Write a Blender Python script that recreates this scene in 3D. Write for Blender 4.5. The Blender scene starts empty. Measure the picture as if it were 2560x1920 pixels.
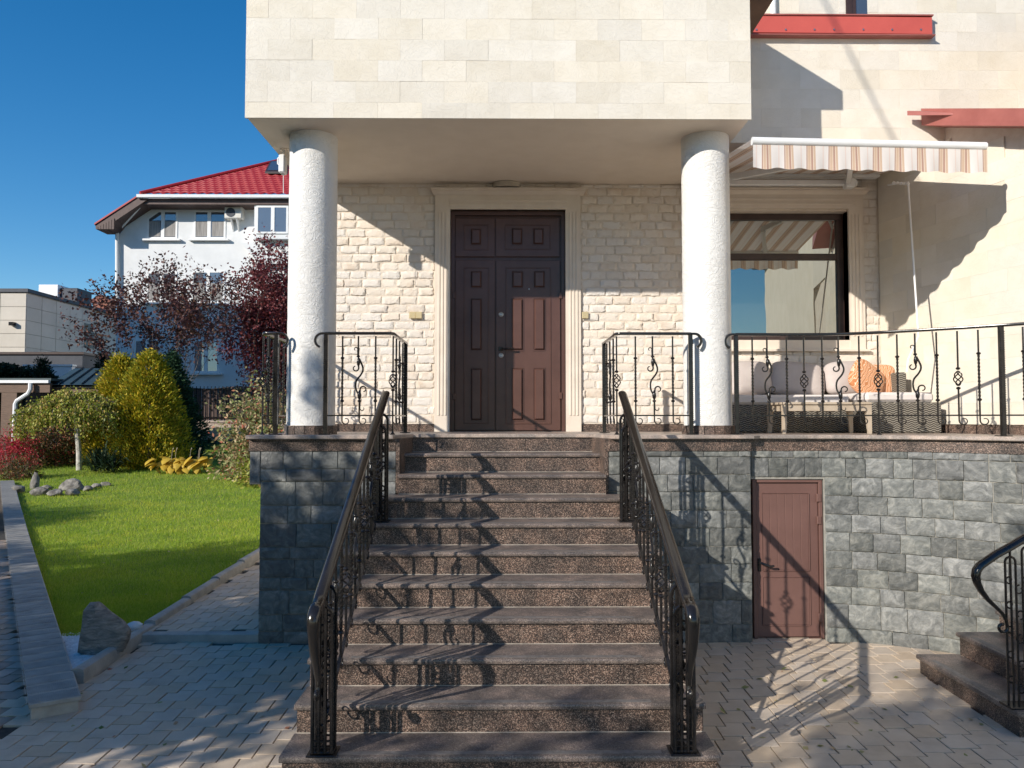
import bpy, math, random
import numpy as np
from mathutils import Vector, Matrix
R = math.radians
random.seed(7)
SC = bpy.context.scene
COL = SC.collection

# ------------------------------------------------------------------ camera
CZ = 1.922
PIT, YAW, F = math.atan(86 / 1950), math.atan(18 / 1950), 1950.0
cam = bpy.data.cameras.new('camera')
cam.sensor_width = 36.0
cam.lens = 36.0 * F / 2560
cam.clip_start, cam.clip_end = 0.05, 2000
camo = bpy.data.objects.new('camera', cam)
camo.location = (0, 0, CZ)
camo.rotation_euler = (R(90) + PIT, 0, -YAW)
COL.objects.link(camo)
SC.camera = camo

# ------------------------------------------------------------------ sky, sun, exposure
SUN = Vector((1.07, 1.0, -0.65)).normalized()          # the way the light travels
w = bpy.data.worlds.new('World'); SC.world = w; w.use_nodes = True
nt = w.node_tree
sky = nt.nodes.new('ShaderNodeTexSky'); sky.sky_type = 'NISHITA'; sky.sun_disc = False
sky.sun_elevation = math.asin(-SUN.z)
sky.sun_rotation = math.atan2(-SUN.x, -SUN.y)
sky.altitude = 300; sky.air_density = 1.0; sky.dust_density = 0.1; sky.ozone_density = 3.0
bg = nt.nodes['Background']; bg.inputs[1].default_value = 0.128
hs = nt.nodes.new('ShaderNodeHueSaturation'); hs.inputs['Saturation'].default_value = 1.36
nt.links.new(sky.outputs[0], hs.inputs['Color']); nt.links.new(hs.outputs[0], bg.inputs[0])
sl = bpy.data.lights.new('sun', 'SUN'); sl.energy = 4.6; sl.angle = R(0.55); sl.color = (1.0, 0.93, 0.83)
so = bpy.data.objects.new('sun', sl); so.rotation_euler = SUN.to_track_quat('-Z', 'Y').to_euler()
so.location = (-20, -20, 30); COL.objects.link(so)
SC.view_settings.view_transform = 'Standard'; SC.view_settings.look = 'None'
SC.view_settings.exposure = 0.24; SC.view_settings.gamma = 1.0
SC.view_settings.use_curve_mapping = False


def P(nx, ny, D=None, Z=None):
    """point seen at photo pixel (2560 wide) at distance Y = D or height Z"""
    u = (nx - 1280) / F; v = (960 - ny) / F
    y = math.cos(PIT) - v * math.sin(PIT); z = math.sin(PIT) + v * math.cos(PIT)
    X = u * math.cos(YAW) + y * math.sin(YAW); Y = -u * math.sin(YAW) + y * math.cos(YAW)
    s = D / Y if D is not None else (Z - CZ) / z
    return Vector((X * s, Y * s, CZ + z * s))


# ------------------------------------------------------------------ mesh helpers
class MB:
    def __init__(s): s.v = []; s.f = []
    def add(s, vs, fs):
        o = len(s.v); s.v += [tuple(p) for p in vs]; s.f += [tuple(i + o for i in f) for f in fs]; return s
    def box(s, x0, x1, y0, y1, z0, z1):
        return s.add([(x0,y0,z0),(x1,y0,z0),(x1,y1,z0),(x0,y1,z0),(x0,y0,z1),(x1,y0,z1),(x1,y1,z1),(x0,y1,z1)],
                     [(0,3,2,1),(4,5,6,7),(0,1,5,4),(1,2,6,5),(2,3,7,6),(3,0,4,7)])
    def cbox(s, x0, x1, y0, y1, z0, z1, c):
        """box with chamfered edges"""
        vs = []; idx = {}
        for sx in (0, 1):
            for sy in (0, 1):
                for sz in (0, 1):
                    X, Y, Z = (x0, x1)[sx], (y0, y1)[sy], (z0, z1)[sz]
                    a, b, d = (c, -c)[sx], (c, -c)[sy], (c, -c)[sz]
                    for k, p in enumerate(((X, Y + b, Z + d), (X + a, Y, Z + d), (X + a, Y + b, Z))):
                        idx[sx, sy, sz, k] = len(vs); vs.append(p)
        g = lambda *a: idx[a]
        fs = []
        for q in (0, 1):
            f = [g(q,0,0,0), g(q,1,0,0), g(q,1,1,0), g(q,0,1,0)]; fs.append(f if q else f[::-1])
            f = [g(0,q,0,1), g(1,q,0,1), g(1,q,1,1), g(0,q,1,1)]; fs.append(f[::-1] if q else f)
            f = [g(0,0,q,2), g(1,0,q,2), g(1,1,q,2), g(0,1,q,2)]; fs.append(f if q else f[::-1])
        for a in (0, 1):
            for b in (0, 1):
                fs.append([g(0,a,b,1), g(1,a,b,1), g(1,a,b,2), g(0,a,b,2)])
                fs.append([g(a,0,b,0), g(a,1,b,0), g(a,1,b,2), g(a,0,b,2)])
                fs.append([g(a,b,0,0), g(a,b,1,0), g(a,b,1,1), g(a,b,0,1)])
                for d in (0, 1): fs.append([g(a,b,d,0), g(a,b,d,1), g(a,b,d,2)])
        return s.add(vs, fs)
    def tube(s, pts, r, n=8, cap=True):
        pts = [Vector(p) for p in pts]; rs = r if isinstance(r, (list, tuple)) else [r] * len(pts)
        t0 = (pts[1] - pts[0]).normalized()
        a = Vector((0, 0, 1)) if abs(t0.z) < 0.9 else Vector((0, 1, 0))
        u = (a - t0 * a.dot(t0)).normalized(); rings = []
        for i, p in enumerate(pts):
            t = (pts[min(i + 1, len(pts) - 1)] - pts[max(i - 1, 0)]).normalized()
            u = (u - t * u.dot(t)).normalized(); v = t.cross(u)
            rings.append([p + (u * math.cos(2 * math.pi * k / n) + v * math.sin(2 * math.pi * k / n)) * rs[i] for k in range(n)])
        return s.rings(rings, cap)
    def rings(s, rings, cap=True):
        n = len(rings[0]); vs = [p for q in rings for p in q]; fs = []
        for i in range(len(rings) - 1):
            for k in range(n):
                fs.append((i*n+k, i*n+(k+1) % n, (i+1)*n+(k+1) % n, (i+1)*n+k))
        if cap:
            fs.append(tuple(range(n - 1, -1, -1))); fs.append(tuple((len(rings)-1)*n + k for k in range(n)))
        return s.add(vs, fs)
    def sweep(s, pts, prof, side=None):
        pts = [Vector(p) for p in pts]; rings = []
        for i, p in enumerate(pts):
            t = (pts[min(i + 1, len(pts) - 1)] - pts[max(i - 1, 0)]).normalized()
            sd = Vector(side) if side else t.cross(Vector((0, 0, 1))).normalized()
            up = sd.cross(t).normalized()
            rings.append([p + sd * a + up * b for a, b in prof])
        return s.rings(rings)
    def lathe(s, prof, c=(0, 0, 0), n=12):
        return s.rings([[(c[0] + r * math.cos(2*math.pi*k/n), c[1] + r * math.sin(2*math.pi*k/n), c[2] + z) for k in range(n)] for r, z in prof])
    def prism(s, poly, axis, a, b):
        """extrude a 2D polygon along axis 'x','y' or 'z' from a to b"""
        def pt(p, h):
            return {'x': (h, p[0], p[1]), 'y': (p[0], h, p[1]), 'z': (p[0], p[1], h)}[axis]
        n = len(poly)
        return s.add([pt(p, a) for p in poly] + [pt(p, b) for p in poly],
                     [tuple(range(n - 1, -1, -1)), tuple(range(n, 2 * n))] + [(i, (i+1) % n, n + (i+1) % n, n + i) for i in range(n)])
    def mesh(s, name, smooth=True, ang=35):
        me = bpy.data.meshes.new(name); me.from_pydata(s.v, [], s.f)
        import bmesh
        bm = bmesh.new(); bm.from_mesh(me); bmesh.ops.recalc_face_normals(bm, faces=bm.faces); bm.to_mesh(me); bm.free()
        if smooth:
            me.polygons.foreach_set('use_smooth', [True] * len(me.polygons)); me.set_sharp_from_angle(angle=R(ang))
        me.update(); return me
    def build(s, name, mat, parent=None, smooth=True, ang=35):
        return link(name, s.mesh(name, smooth, ang), mat, parent)


def link(name, me, mat, parent=None, loc=None, rz=None, scale=None, rot=None):
    if mat and not me.materials: me.materials.append(mat)
    o = bpy.data.objects.new(name, me); COL.objects.link(o)
    if parent: o.parent = parent
    if loc is not None: o.location = loc
    if rz is not None: o.rotation_euler = (0, 0, rz)
    if rot is not None: o.rotation_euler = rot
    if scale is not None: o.scale = scale
    return o


def tag(o, label=None, cat=None, group=None, kind=None):
    if label: o['label'] = label
    if cat: o['category'] = cat
    if group: o['group'] = group
    if kind: o['kind'] = kind
    return o


def thing(name, label, cat, loc=(0, 0, 0), rz=0, group=None):
    o = bpy.data.objects.new(name, None); o.empty_display_size = 0.1; COL.objects.link(o)
    o.location = loc; o.rotation_euler = (0, 0, rz)
    return tag(o, label, cat, group)


# ------------------------------------------------------------------ materials
def base_mat(name):
    m = bpy.data.materials.new(name); m.use_nodes = True
    return m, m.node_tree, m.node_tree.nodes['Principled BSDF']


def ramp(N, stops):
    r = N.nodes.new('ShaderNodeValToRGB'); e = r.color_ramp.elements
    while len(e) < len(stops): e.new(0.5)
    for q, (p, c) in zip(e, stops): q.position = p; q.color = (*c, 1)
    return r


def posn(N, jitter=0.0, obj=False, vscale=None):
    """world position (metres), optionally shifted by a random amount for each object"""
    if obj:
        g = N.nodes.new('ShaderNodeTexCoord'); out = g.outputs['Object']
    else:
        g = N.nodes.new('ShaderNodeNewGeometry'); out = g.outputs['Position']
    if jitter:
        oi = N.nodes.new('ShaderNodeObjectInfo'); ad = N.nodes.new('ShaderNodeVectorMath'); ad.operation = 'MULTIPLY_ADD'
        cb = N.nodes.new('ShaderNodeCombineXYZ')
        for k in range(3): N.links.new(oi.outputs['Random'], cb.inputs[k])
        ad.inputs[1].default_value = (jitter, jitter * 1.7, jitter * 2.3)
        N.links.new(cb.outputs[0], ad.inputs[0]); N.links.new(out, ad.inputs[2]); out = ad.outputs[0]
    if vscale:
        mu = N.nodes.new('ShaderNodeVectorMath'); mu.operation = 'MULTIPLY'; mu.inputs[1].default_value = vscale
        N.links.new(out, mu.inputs[0]); out = mu.outputs[0]
    return out


def noise(N, vec, scale, detail=5, rough=0.55, dist=0.0):
    n = N.nodes.new('ShaderNodeTexNoise'); n.inputs['Scale'].default_value = scale; n.inputs['Detail'].default_value = detail
    n.inputs['Roughness'].default_value = rough; n.inputs['Distortion'].default_value = dist
    N.links.new(vec, n.inputs['Vector']); return n.outputs[0]


def add_bump(N, B, h, dist, strength=1.0, chain=None):
    b = N.nodes.new('ShaderNodeBump'); b.inputs['Distance'].default_value = dist; b.inputs['Strength'].default_value = strength
    N.links.new(h, b.inputs['Height'])
    if chain: N.links.new(chain, b.inputs['Normal'])
    N.links.new(b.outputs[0], B.inputs['Normal']); return b.outputs[0]


def vary(N, col, amt, src='object', sat=0.0):
    """lighter / darker for each object (or mesh island)"""
    hs = N.nodes.new('ShaderNodeHueSaturation'); mr = N.nodes.new('ShaderNodeMapRange')
    if src == 'object': o = N.nodes.new('ShaderNodeObjectInfo').outputs['Random']
    else: o = N.nodes.new('ShaderNodeNewGeometry').outputs['Random Per Island']
    mr.inputs['To Min'].default_value = 1 - amt; mr.inputs['To Max'].default_value = 1 + amt
    N.links.new(o, mr.inputs['Value']); N.links.new(mr.outputs[0], hs.inputs['Value']); N.links.new(col, hs.inputs['Color'])
    if sat:
        m2 = N.nodes.new('ShaderNodeMapRange'); m2.inputs['To Min'].default_value = 1 - sat; m2.inputs['To Max'].default_value = 1 + sat
        wn = N.nodes.new('ShaderNodeTexWhiteNoise'); wn.noise_dimensions = '1D'
        N.links.new(o, wn.inputs['W']); N.links.new(wn.outputs['Value'], m2.inputs['Value']); N.links.new(m2.outputs[0], hs.inputs['Saturation'])
    return hs.outputs[0]


def surf(name, stops, scale, rough=0.7, bump=0.0, bscale=40, objvar=0.0, sat=0.0, jitter=0.0, metallic=0.0, spec=0.5,
         detail=6, dist=0.0, vscale=None, src='object', rvar=0.0, coat=0.0, blend=0.0):
    m, N, B = base_mat(name)
    vec = posn(N, jitter, vscale=vscale)
    n = noise(N, vec, scale, detail, 0.6, dist)
    rp = ramp(N, stops); N.links.new(n, rp.inputs[0]); c = rp.outputs[0]
    if objvar: c = vary(N, c, objvar, src, sat)
    N.links.new(c, B.inputs['Base Color'])
    B.inputs['Roughness'].default_value = rough; B.inputs['Metallic'].default_value = metallic
    B.inputs['Specular IOR Level'].default_value = spec; B.inputs['Coat Weight'].default_value = coat
    if rvar:
        mr = N.nodes.new('ShaderNodeMapRange'); mr.inputs['To Min'].default_value = rough - rvar; mr.inputs['To Max'].default_value = rough + rvar
        N.links.new(noise(N, vec, scale * 2.3, 3), mr.inputs['Value']); N.links.new(mr.outputs[0], B.inputs['Roughness'])
    if bump: add_bump(N, B, noise(N, vec, bscale, 6, 0.6, 0.3), bump)
    return m


M = {}
def two(a, b): return [(0.35, a), (0.65, b)]

M['tile'] = surf('limestone_tile', two((.70, .635, .525), (.76, .70, .60)), 3, .75, 0, objvar=.055, sat=.15, jitter=20)
N = M['tile'].node_tree; B = N.nodes['Principled BSDF']
v = posn(N, 0, vscale=(1, 1, 1.5)); h1 = noise(N, v, 7, 7, .62, 2.4)
cr = ramp(N, [(.47, (0, 0, 0)), (.5, (1, 1, 1)), (.505, (1, 1, 1)), (.56, (.35, .35, .35))]); N.links.new(h1, cr.inputs[0])
add_bump(N, B, cr.outputs[0], .0022, .45, add_bump(N, B, noise(N, v, 60, 5), .0006))
M['soffit'] = surf('soffit_render', two((.76, .66, .54), (.80, .70, .58)), 5, .85, .0015, 120)
M['stucco'] = surf('white_stucco', two((.74, .72, .68), (.80, .785, .75)), 2, .8, 0)
N = M['stucco'].node_tree; B = N.nodes['Principled BSDF']; v = posn(N, 0, vscale=(1, 1, 1.3))
cr = ramp(N, [(.44, (0, 0, 0)), (.52, (.9, .9, .9)), (.53, (1, 1, 1)), (.62, (.3, .3, .3))]); N.links.new(noise(N, v, 9, 7, .6, 2.6), cr.inputs[0])
add_bump(N, B, cr.outputs[0], .005, .6, add_bump(N, B, noise(N, v, 24, 6), .003))
M['brick'] = surf('cream_split_brick', [(.2, (.66, .55, .45)), (.5, (.755, .685, .605)), (.8, (.78, .725, .65))], 6, .85, .006, 45, objvar=.05, sat=.3, jitter=9)
M['mortar'] = surf('cream_mortar', two((.66, .57, .47), (.74, .665, .57)), 8, .9, .004, 60)
M['trim'] = surf('carved_limestone_trim', two((.70, .605, .505), (.76, .675, .575)), 4, .7, .0008, 90)
M['slate'] = surf('green_slate', [(.28, (.080, .086, .083)), (.5, (.152, .156, .146)), (.70, (.268, .266, .243))], 9, .6, .011, 24,
                  objvar=.32, sat=.4, jitter=14, dist=1.6, rvar=.12, detail=10)
M['grout'] = surf('grey_grout', two((.24, .23, .20), (.36, .34, .30)), 12, .9, .002, 80)


def granite(name, rough, lift=0.0):
    m, N, B = base_mat(name); vec = posn(N, 6)
    vo = N.nodes.new('ShaderNodeTexVoronoi'); vo.inputs['Scale'].default_value = 230; vo.inputs['Randomness'].default_value = 1
    N.links.new(vec, vo.inputs['Vector'])
    sx = N.nodes.new('ShaderNodeSeparateColor'); N.links.new(vo.outputs['Color'], sx.inputs[0])
    L = lift
    rp = ramp(N, [(0, (.018+L, .016+L, .015+L)), (.32, (.045+L, .037+L, .033+L)), (.55, (.095+L, .07+L, .058+L)), (.76, (.205, .145, .115)), (.9, (.32, .25, .205)), (1, (.42, .35, .29))]) if not L else ramp(N, [(0, (.085, .075, .070)), (.5, (.165, .143, .131)), (.8, (.245, .212, .19)), (1, (.34, .30, .265))])
    N.links.new(sx.outputs[0], rp.inputs[0])
    n2 = noise(N, vec, 6, 4); r2 = ramp(N, [(.42, (.62, .60, .60)), (.62, (1.1, .98, .92))]); N.links.new(n2, r2.inputs[0])
    mx = N.nodes.new('ShaderNodeMix'); mx.data_type = 'RGBA'; mx.blend_type = 'MULTIPLY'; mx.inputs[0].default_value = 1
    N.links.new(rp.outputs[0], mx.inputs[6]); N.links.new(r2.outputs[0], mx.inputs[7])
    N.links.new(mx.outputs[2], B.inputs['Base Color'])
    mr = N.nodes.new('ShaderNodeMapRange'); mr.inputs['To Min'].default_value = rough - .1; mr.inputs['To Max'].default_value = rough + .15
    N.links.new(noise(N, vec, 9, 4), mr.inputs['Value']); N.links.new(mr.outputs[0], B.inputs['Roughness'])
    add_bump(N, B, noise(N, vec, 160, 3), .0006)
    return m
M['granite'] = granite('brown_granite_riser', .35)
M['tread'] = granite('brown_granite_tread', .3, .03)
M['terrace'] = granite('pale_terrace_granite', .4, .2)
N = M['terrace'].node_tree
for q in N.nodes:
    if q.type == 'VALTORGB' and len(q.color_ramp.elements) == 4:
        for e, c in zip(q.color_ramp.elements, ((.30, .26, .225), (.42, .37, .325), (.50, .45, .40), (.56, .51, .46))): e.color = (*c, 1)
M['joint'] = surf('pale_joint', two((.30, .265, .225), (.50, .45, .385)), 9, .8)
M['strip'] = surf('grey_honed_band', two((.12, .11, .105), (.2, .185, .175)), 30, .45)
M['iron'] = surf('black_painted_iron', two((.010, .009, .009), (.02, .018, .017)), 20, .2, .0006, 120, spec=.45)
M['rail'] = surf('dark_handrail_paint', two((.012, .010, .009), (.02, .017, .015)), 6, .2, .0003, 80, spec=.6)
M['door'] = surf('brown_door_paint', two((.095, .047, .037), (.115, .058, .046)), 4, .27, .0004, 200, spec=.4)
M['cellar'] = surf('brown_cellar_paint', two((.14, .072, .059), (.165, .086, .071)), 4, .5, .0005, 150)
M['red'] = surf('red_sheet_metal', two((.52, .095, .072), (.58, .11, .082)), 3, .4, .0006, 12)
M['redfade'] = surf('faded_red_metal', two((.30, .09, .075), (.37, .12, .10)), 5, .5, .0006, 20)
M['white'] = surf('white_metal', two((.74, .74, .73), (.80, .80, .79)), 6, .4, .0003, 60)
M['whitewall'] = surf('white_render', two((.68, .69, .69), (.75, .76, .76)), 1.5, .85, .002, 40)
M['beige'] = surf('beige_panels', two((.56, .51, .43), (.62, .565, .48)), 1, .8, .001, 30, objvar=.03)
M['bluegrey'] = surf('blue_grey_cladding', two((.03, .036, .05), (.045, .053, .07)), 2, .6)  # darkened: the shade on the annex is put into this colour
M['wood'] = surf('brown_wood', two((.10, .058, .036), (.16, .095, .06)), 4, .65, .001, 60, vscale=(1, 1, 8))
M['woodlight'] = surf('pale_wood', two((.42, .34, .25), (.52, .43, .33)), 6, .6, .0006, 60)
M['soffitwood'] = surf('dark_brown_soffit', two((.075, .045, .038), (.11, .068, .058)), 6, .6, .001, 50)
M['greenroof'] = surf('dark_green_metal', two((.035, .055, .058), (.05, .075, .078)), 2, .4)
M['roofred'] = surf('red_metal_tile', two((.34, .020, .022), (.42, .030, .030)), 4, .42)
M['frame'] = surf('dark_brown_frame', two((.040, .022, .018), (.06, .034, .028)), 8, .4)
M['dark'] = surf('dark_interior', two((.012, .012, .012), (.02, .02, .02)), 3, .9)
M['cushion'] = surf('taupe_cushion', two((.47, .41, .385), (.53, .47, .44)), 8, .9, .003, 30)
M['seat'] = surf('pale_seat_cushion', two((.62, .57, .54), (.68, .63, .60)), 8, .9, .002, 40)
M['concrete'] = surf('grey_concrete', [(.3, (.28, .27, .245)), (.55, (.38, .36, .325)), (.75, (.45, .43, .39))], 7, .85, .003, 50, objvar=.08, jitter=5)
M['paver'] = surf('grey_paver', [(.25, (.45, .36, .27)), (.5, (.545, .445, .34)), (.75, (.60, .505, .395))], 5, .82, .0025, 110, objvar=.05, sat=.15, jitter=11)
M['paverfield'] = surf('grey_paver_field', [(.25, (.45, .36, .27)), (.5, (.545, .445, .34)), (.75, (.60, .505, .395))], 5, .82, .0025, 110, objvar=.05, sat=.15, src='island')
M['paverdark'] = surf('brown_paver', [(.25, (.24, .185, .15)), (.5, (.33, .26, .21)), (.75, (.40, .32, .265))], 5, .82, .0025, 110, objvar=.16, sat=.35, jitter=11)
M['sand'] = surf('joint_sand', two((.022, .02, .017), (.05, .045, .038)), 30, .95, .003, 90)
M['soil'] = surf('brown_soil', two((.05, .036, .025), (.10, .075, .05)), 9, .95, .01, 30)
M['turf'] = surf('turf', [(.3, (.12, .18, .016)), (.5, (.18, .25, .025)), (.72, (.25, .30, .045))], 1.6, .9, .02, 60)
M['rock'] = surf('grey_rock', [(.28, (.07, .062, .055)), (.5, (.18, .165, .145)), (.72, (.36, .33, .29))], 7, .9, .03, 12, dist=.6, jitter=7)
M['rockdark'] = surf('dark_slaty_rock', [(.28, (.13, .115, .10)), (.5, (.25, .22, .19)), (.72, (.42, .37, .32))], 12, .8, .02, 16, vscale=(1, 1, 3.2), dist=.8)
M['pebble'] = surf('white_pebble', two((.62, .62, .62), (.80, .80, .79)), 20, .6, objvar=.12, src='island')
M['bark'] = surf('grey_bark', two((.10, .075, .06), (.22, .18, .15)), 14, .9, .006, 40, vscale=(1, 1, .3))
M['barkpale'] = surf('pale_painted_bark', two((.36, .33, .29), (.58, .55, .50)), 10, .9, .004, 40)
M['steel'] = surf('brushed_steel', two((.42, .41, .39), (.5, .49, .47)), 30, .3, metallic=.9)
M['brass'] = surf('cream_brass_plate', two((.62, .50, .28), (.68, .56, .33)), 10, .4, metallic=.3)
M['lampshade'] = surf('frosted_lamp_glass', two((.42, .37, .30), (.48, .43, .35)), 10, .35)
M['redbrick'] = surf('red_chimney_brick', two((.24, .09, .06), (.32, .13, .09)), 5, .85)
M['pinkwall'] = surf('pink_beige_masonry', two((.40, .31, .26), (.47, .38, .32)), 5, .85, .004, 30)
M['acbody'] = surf('cream_plastic', two((.62, .60, .55), (.68, .66, .61)), 4, .5)
M['curtain'] = surf('pale_curtain', two((.20, .19, .18), (.36, .34, .32)), 14, .9, vscale=(3, 3, .1))


def glass_mat(name, fac, tint, back):
    m, N, B = base_mat(name); out = N.nodes['Material Output']
    B.inputs['Base Color'].default_value = (*back, 1); B.inputs['Roughness'].default_value = .6
    g = N.nodes.new('ShaderNodeBsdfGlossy'); g.inputs['Roughness'].default_value = .006; g.inputs['Color'].default_value = (*tint, 1)
    lw = N.nodes.new('ShaderNodeFresnel'); lw.inputs['IOR'].default_value = 1.5
    ad = N.nodes.new('ShaderNodeMath'); ad.operation = 'ADD'; ad.inputs[1].default_value = fac; ad.use_clamp = True
    N.links.new(lw.outputs[0], ad.inputs[0])
    mx = N.nodes.new('ShaderNodeMixShader'); N.links.new(ad.outputs[0], mx.inputs[0]); N.links.new(B.outputs[0], mx.inputs[1]); N.links.new(g.outputs[0], mx.inputs[2])
    N.links.new(mx.outputs[0], out.inputs[0])
    h = noise(N, posn(N), 1.3, 2); b = N.nodes.new('ShaderNodeBump'); b.inputs['Distance'].default_value = .0012; N.links.new(h, b.inputs['Height'])
    N.links.new(b.outputs[0], g.inputs['Normal'])
    return m
M['glass'] = glass_mat('tinted_window_glass', .36, (.86, .88, .80), (.018, .018, .015))
M['glassfar'] = glass_mat('window_glass', .12, (.9, .95, 1), (.05, .06, .075))


def leafmat(name, stops, rough=.55, trans=.25):
    m, N, B = base_mat(name); out = N.nodes['Material Output']
    g = N.nodes.new('ShaderNodeNewGeometry'); rp = ramp(N, stops); N.links.new(g.outputs['Random Per Island'], rp.inputs[0])
    N.links.new(rp.outputs[0], B.inputs['Base Color']); B.inputs['Roughness'].default_value = rough; B.inputs['Specular IOR Level'].default_value = .35
    t = N.nodes.new('ShaderNodeBsdfTranslucent'); N.links.new(rp.outputs[0], t.inputs[0])
    mx = N.nodes.new('ShaderNodeMixShader'); mx.inputs[0].default_value = trans
    N.links.new(B.outputs[0], mx.inputs[1]); N.links.new(t.outputs[0], mx.inputs[2]); N.links.new(mx.outputs[0], out.inputs[0])
    return m
M['lf_grass'] = leafmat('grass_blade', [(0, (.22, .34, .022)), (.5, (.36, .49, .04)), (.85, (.50, .57, .065)), (1, (.58, .54, .14))], .6, .45)
N = M['lf_grass'].node_tree; rp_ = [q for q in N.nodes if q.type == 'VALTORGB'][0]
mxg = N.nodes.new('ShaderNodeMix'); mxg.data_type = 'RGBA'; mxg.blend_type = 'MULTIPLY'; mxg.inputs[0].default_value = 1
rg_ = ramp(N, [(.32, (.62, .74, .7)), (.5, (.95, .97, .9)), (.68, (1.15, 1.0, .95))]); N.links.new(noise(N, posn(N), .9, 7, .65, .4), rg_.inputs[0])
tg_ = [(l.to_node, l.to_socket) for l in rp_.outputs[0].links]
N.links.new(rp_.outputs[0], mxg.inputs[6]); N.links.new(rg_.outputs[0], mxg.inputs[7])
for nd_, sk_ in tg_: N.links.new(mxg.outputs[2], sk_)
M['lf_plum'] = leafmat('plum_leaf', [(0, (.040, .016, .016)), (.5, (.085, .032, .030)), (.85, (.15, .06, .045)), (1, (.19, .10, .055))], .5, .2)
M['lf_plumred'] = leafmat('red_plum_leaf', [(0, (.07, .014, .018)), (.5, (.15, .030, .034)), (.85, (.25, .06, .06)), (1, (.30, .11, .09))], .5, .25)
M['lf_gold'] = leafmat('golden_thuja', [(0, (.10, .13, .008)), (.35, (.27, .27, .012)), (.7, (.46, .38, .02)), (1, (.62, .40, .035))], .65, .2)
M['lf_spruce'] = leafmat('green_spruce', [(0, (.010, .030, .014)), (.5, (.022, .060, .026)), (1, (.05, .12, .05))], .7, .1)
M['lf_weep'] = leafmat('weeping_leaf', [(0, (.13, .17, .018)), (.5, (.31, .34, .045)), (.8, (.46, .40, .09)), (1, (.48, .28, .10))], .5, .3)
M['lf_varieg'] = leafmat('dogwood_leaf', [(0, (.10, .15, .03)), (.4, (.30, .31, .12)), (.7, (.50, .40, .23)), (.9, (.46, .24, .14)), (1, (.40, .07, .04))], .6, .25)
M['lf_redshrub'] = leafmat('barberry_leaf', [(0, (.035, .042, .014)), (.45, (.10, .105, .028)), (.75, (.22, .12, .045)), (1, (.34, .045, .045))], .6, .2)
M['lf_redtop'] = leafmat('crimson_leaf', [(0, (.34, .016, .035)), (.7, (.58, .03, .07)), (1, (.5, .12, .09))], .55, .25)
M['lf_yucca'] = leafmat('yucca_blade', [(0, (.010, .022, .012)), (.6, (.025, .05, .025)), (1, (.09, .13, .08))], .4, .1)
M['lf_hosta'] = leafmat('yellow_hosta', [(0, (.52, .30, .04)), (.5, (.66, .46, .05)), (1, (.60, .36, .12))], .55, .35)
M['lf_hedge'] = leafmat('dark_hedge', [(0, (.007, .016, .008)), (.6, (.016, .036, .014)), (1, (.03, .06, .022))], .7, .1)
M['lf_green'] = leafmat('green_leaf', [(0, (.03, .06, .012)), (.6, (.065, .11, .02)), (1, (.12, .16, .03))], .6, .25)

# ================================================================== THE PLACE: levels
T = 1.782; RI = 0.162; TR = 0.29; Y0 = 7.045            # terrace level, riser, tread, top nosing
YW = 6.60                                               # face of the terrace wall
def pz(y): return 0.021 * (y - 4.0)                     # paving falls gently away from the house
def gz(y):
    """garden level: rises behind the house"""
    if y < 8: return 0.055
    return 0.055 + 0.0018 * (min(y, 30) - 8) ** 2


def split_piece(seed, nx=5, nz=4, jag=.02, lo=.55, rim=.35):
    rnd = random.Random(seed); vs = []; fs = []
    for j in range(nz + 1):
        for i in range(nx + 1):
            e = i in (0, nx) or j in (0, nz)
            x = i / nx; z = j / nz
            if e:
                x += rnd.uniform(0, jag) * (1 if i == 0 else -1 if i == nx else rnd.uniform(-1, 1))
                z += rnd.uniform(0, jag * 2) * (1 if j == 0 else -1 if j == nz else rnd.uniform(-1, 1)); y = -rim * rnd.uniform(.7, 1.2)
            else:
                x += rnd.uniform(-.05, .05); z += rnd.uniform(-.06, .06); y = -rnd.uniform(lo, 1)
            vs.append((x, y, z))
    W = nx + 1
    for j in range(nz):
        for i in range(nx): fs.append((j*W+i, j*W+i+1, (j+1)*W+i+1, (j+1)*W+i))
    rim_i = [i for i in range(W)] + [j*W+nx for j in range(1, nz+1)] + [nz*W+i for i in range(nx-1, -1, -1)] + [j*W for j in range(nz-1, 0, -1)]
    o = len(vs); vs += [(vs[i][0], 0.15, vs[i][2]) for i in rim_i]; n = len(rim_i)
    for k in range(n): fs.append((rim_i[k], o+k, o+(k+1) % n, rim_i[(k+1) % n]))
    m = MB(); m.add(vs, fs); return m


def var_meshes(name, mat, k, smooth=True, ang=50, **kw):
    out = []
    for i in range(k):
        me = split_piece(i * 13 + len(name), **kw).mesh(name, smooth, ang); me.materials.append(mat); out.append(me)
    return out
BRICKS = var_meshes('brick', M['brick'], 14, nx=6, nz=4, jag=.05, lo=.86, rim=.8)
STONES = var_meshes('stone', M['slate'], 14, nx=6, nz=5, jag=.01, lo=.78, rim=.72)
tm = MB(); tm.cbox(0, 1, -1, 0.2, 0, 1, .0025); TILE = tm.mesh('tile'); TILE.materials.append(M['tile'])


def piece(name, me, parent, org, rz, u, z, w, h, d):
    o = link(name, me, None, parent, (org[0] + u * math.cos(rz), org[1] + u * math.sin(rz), z), rz, (w, d, h)); return o


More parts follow.
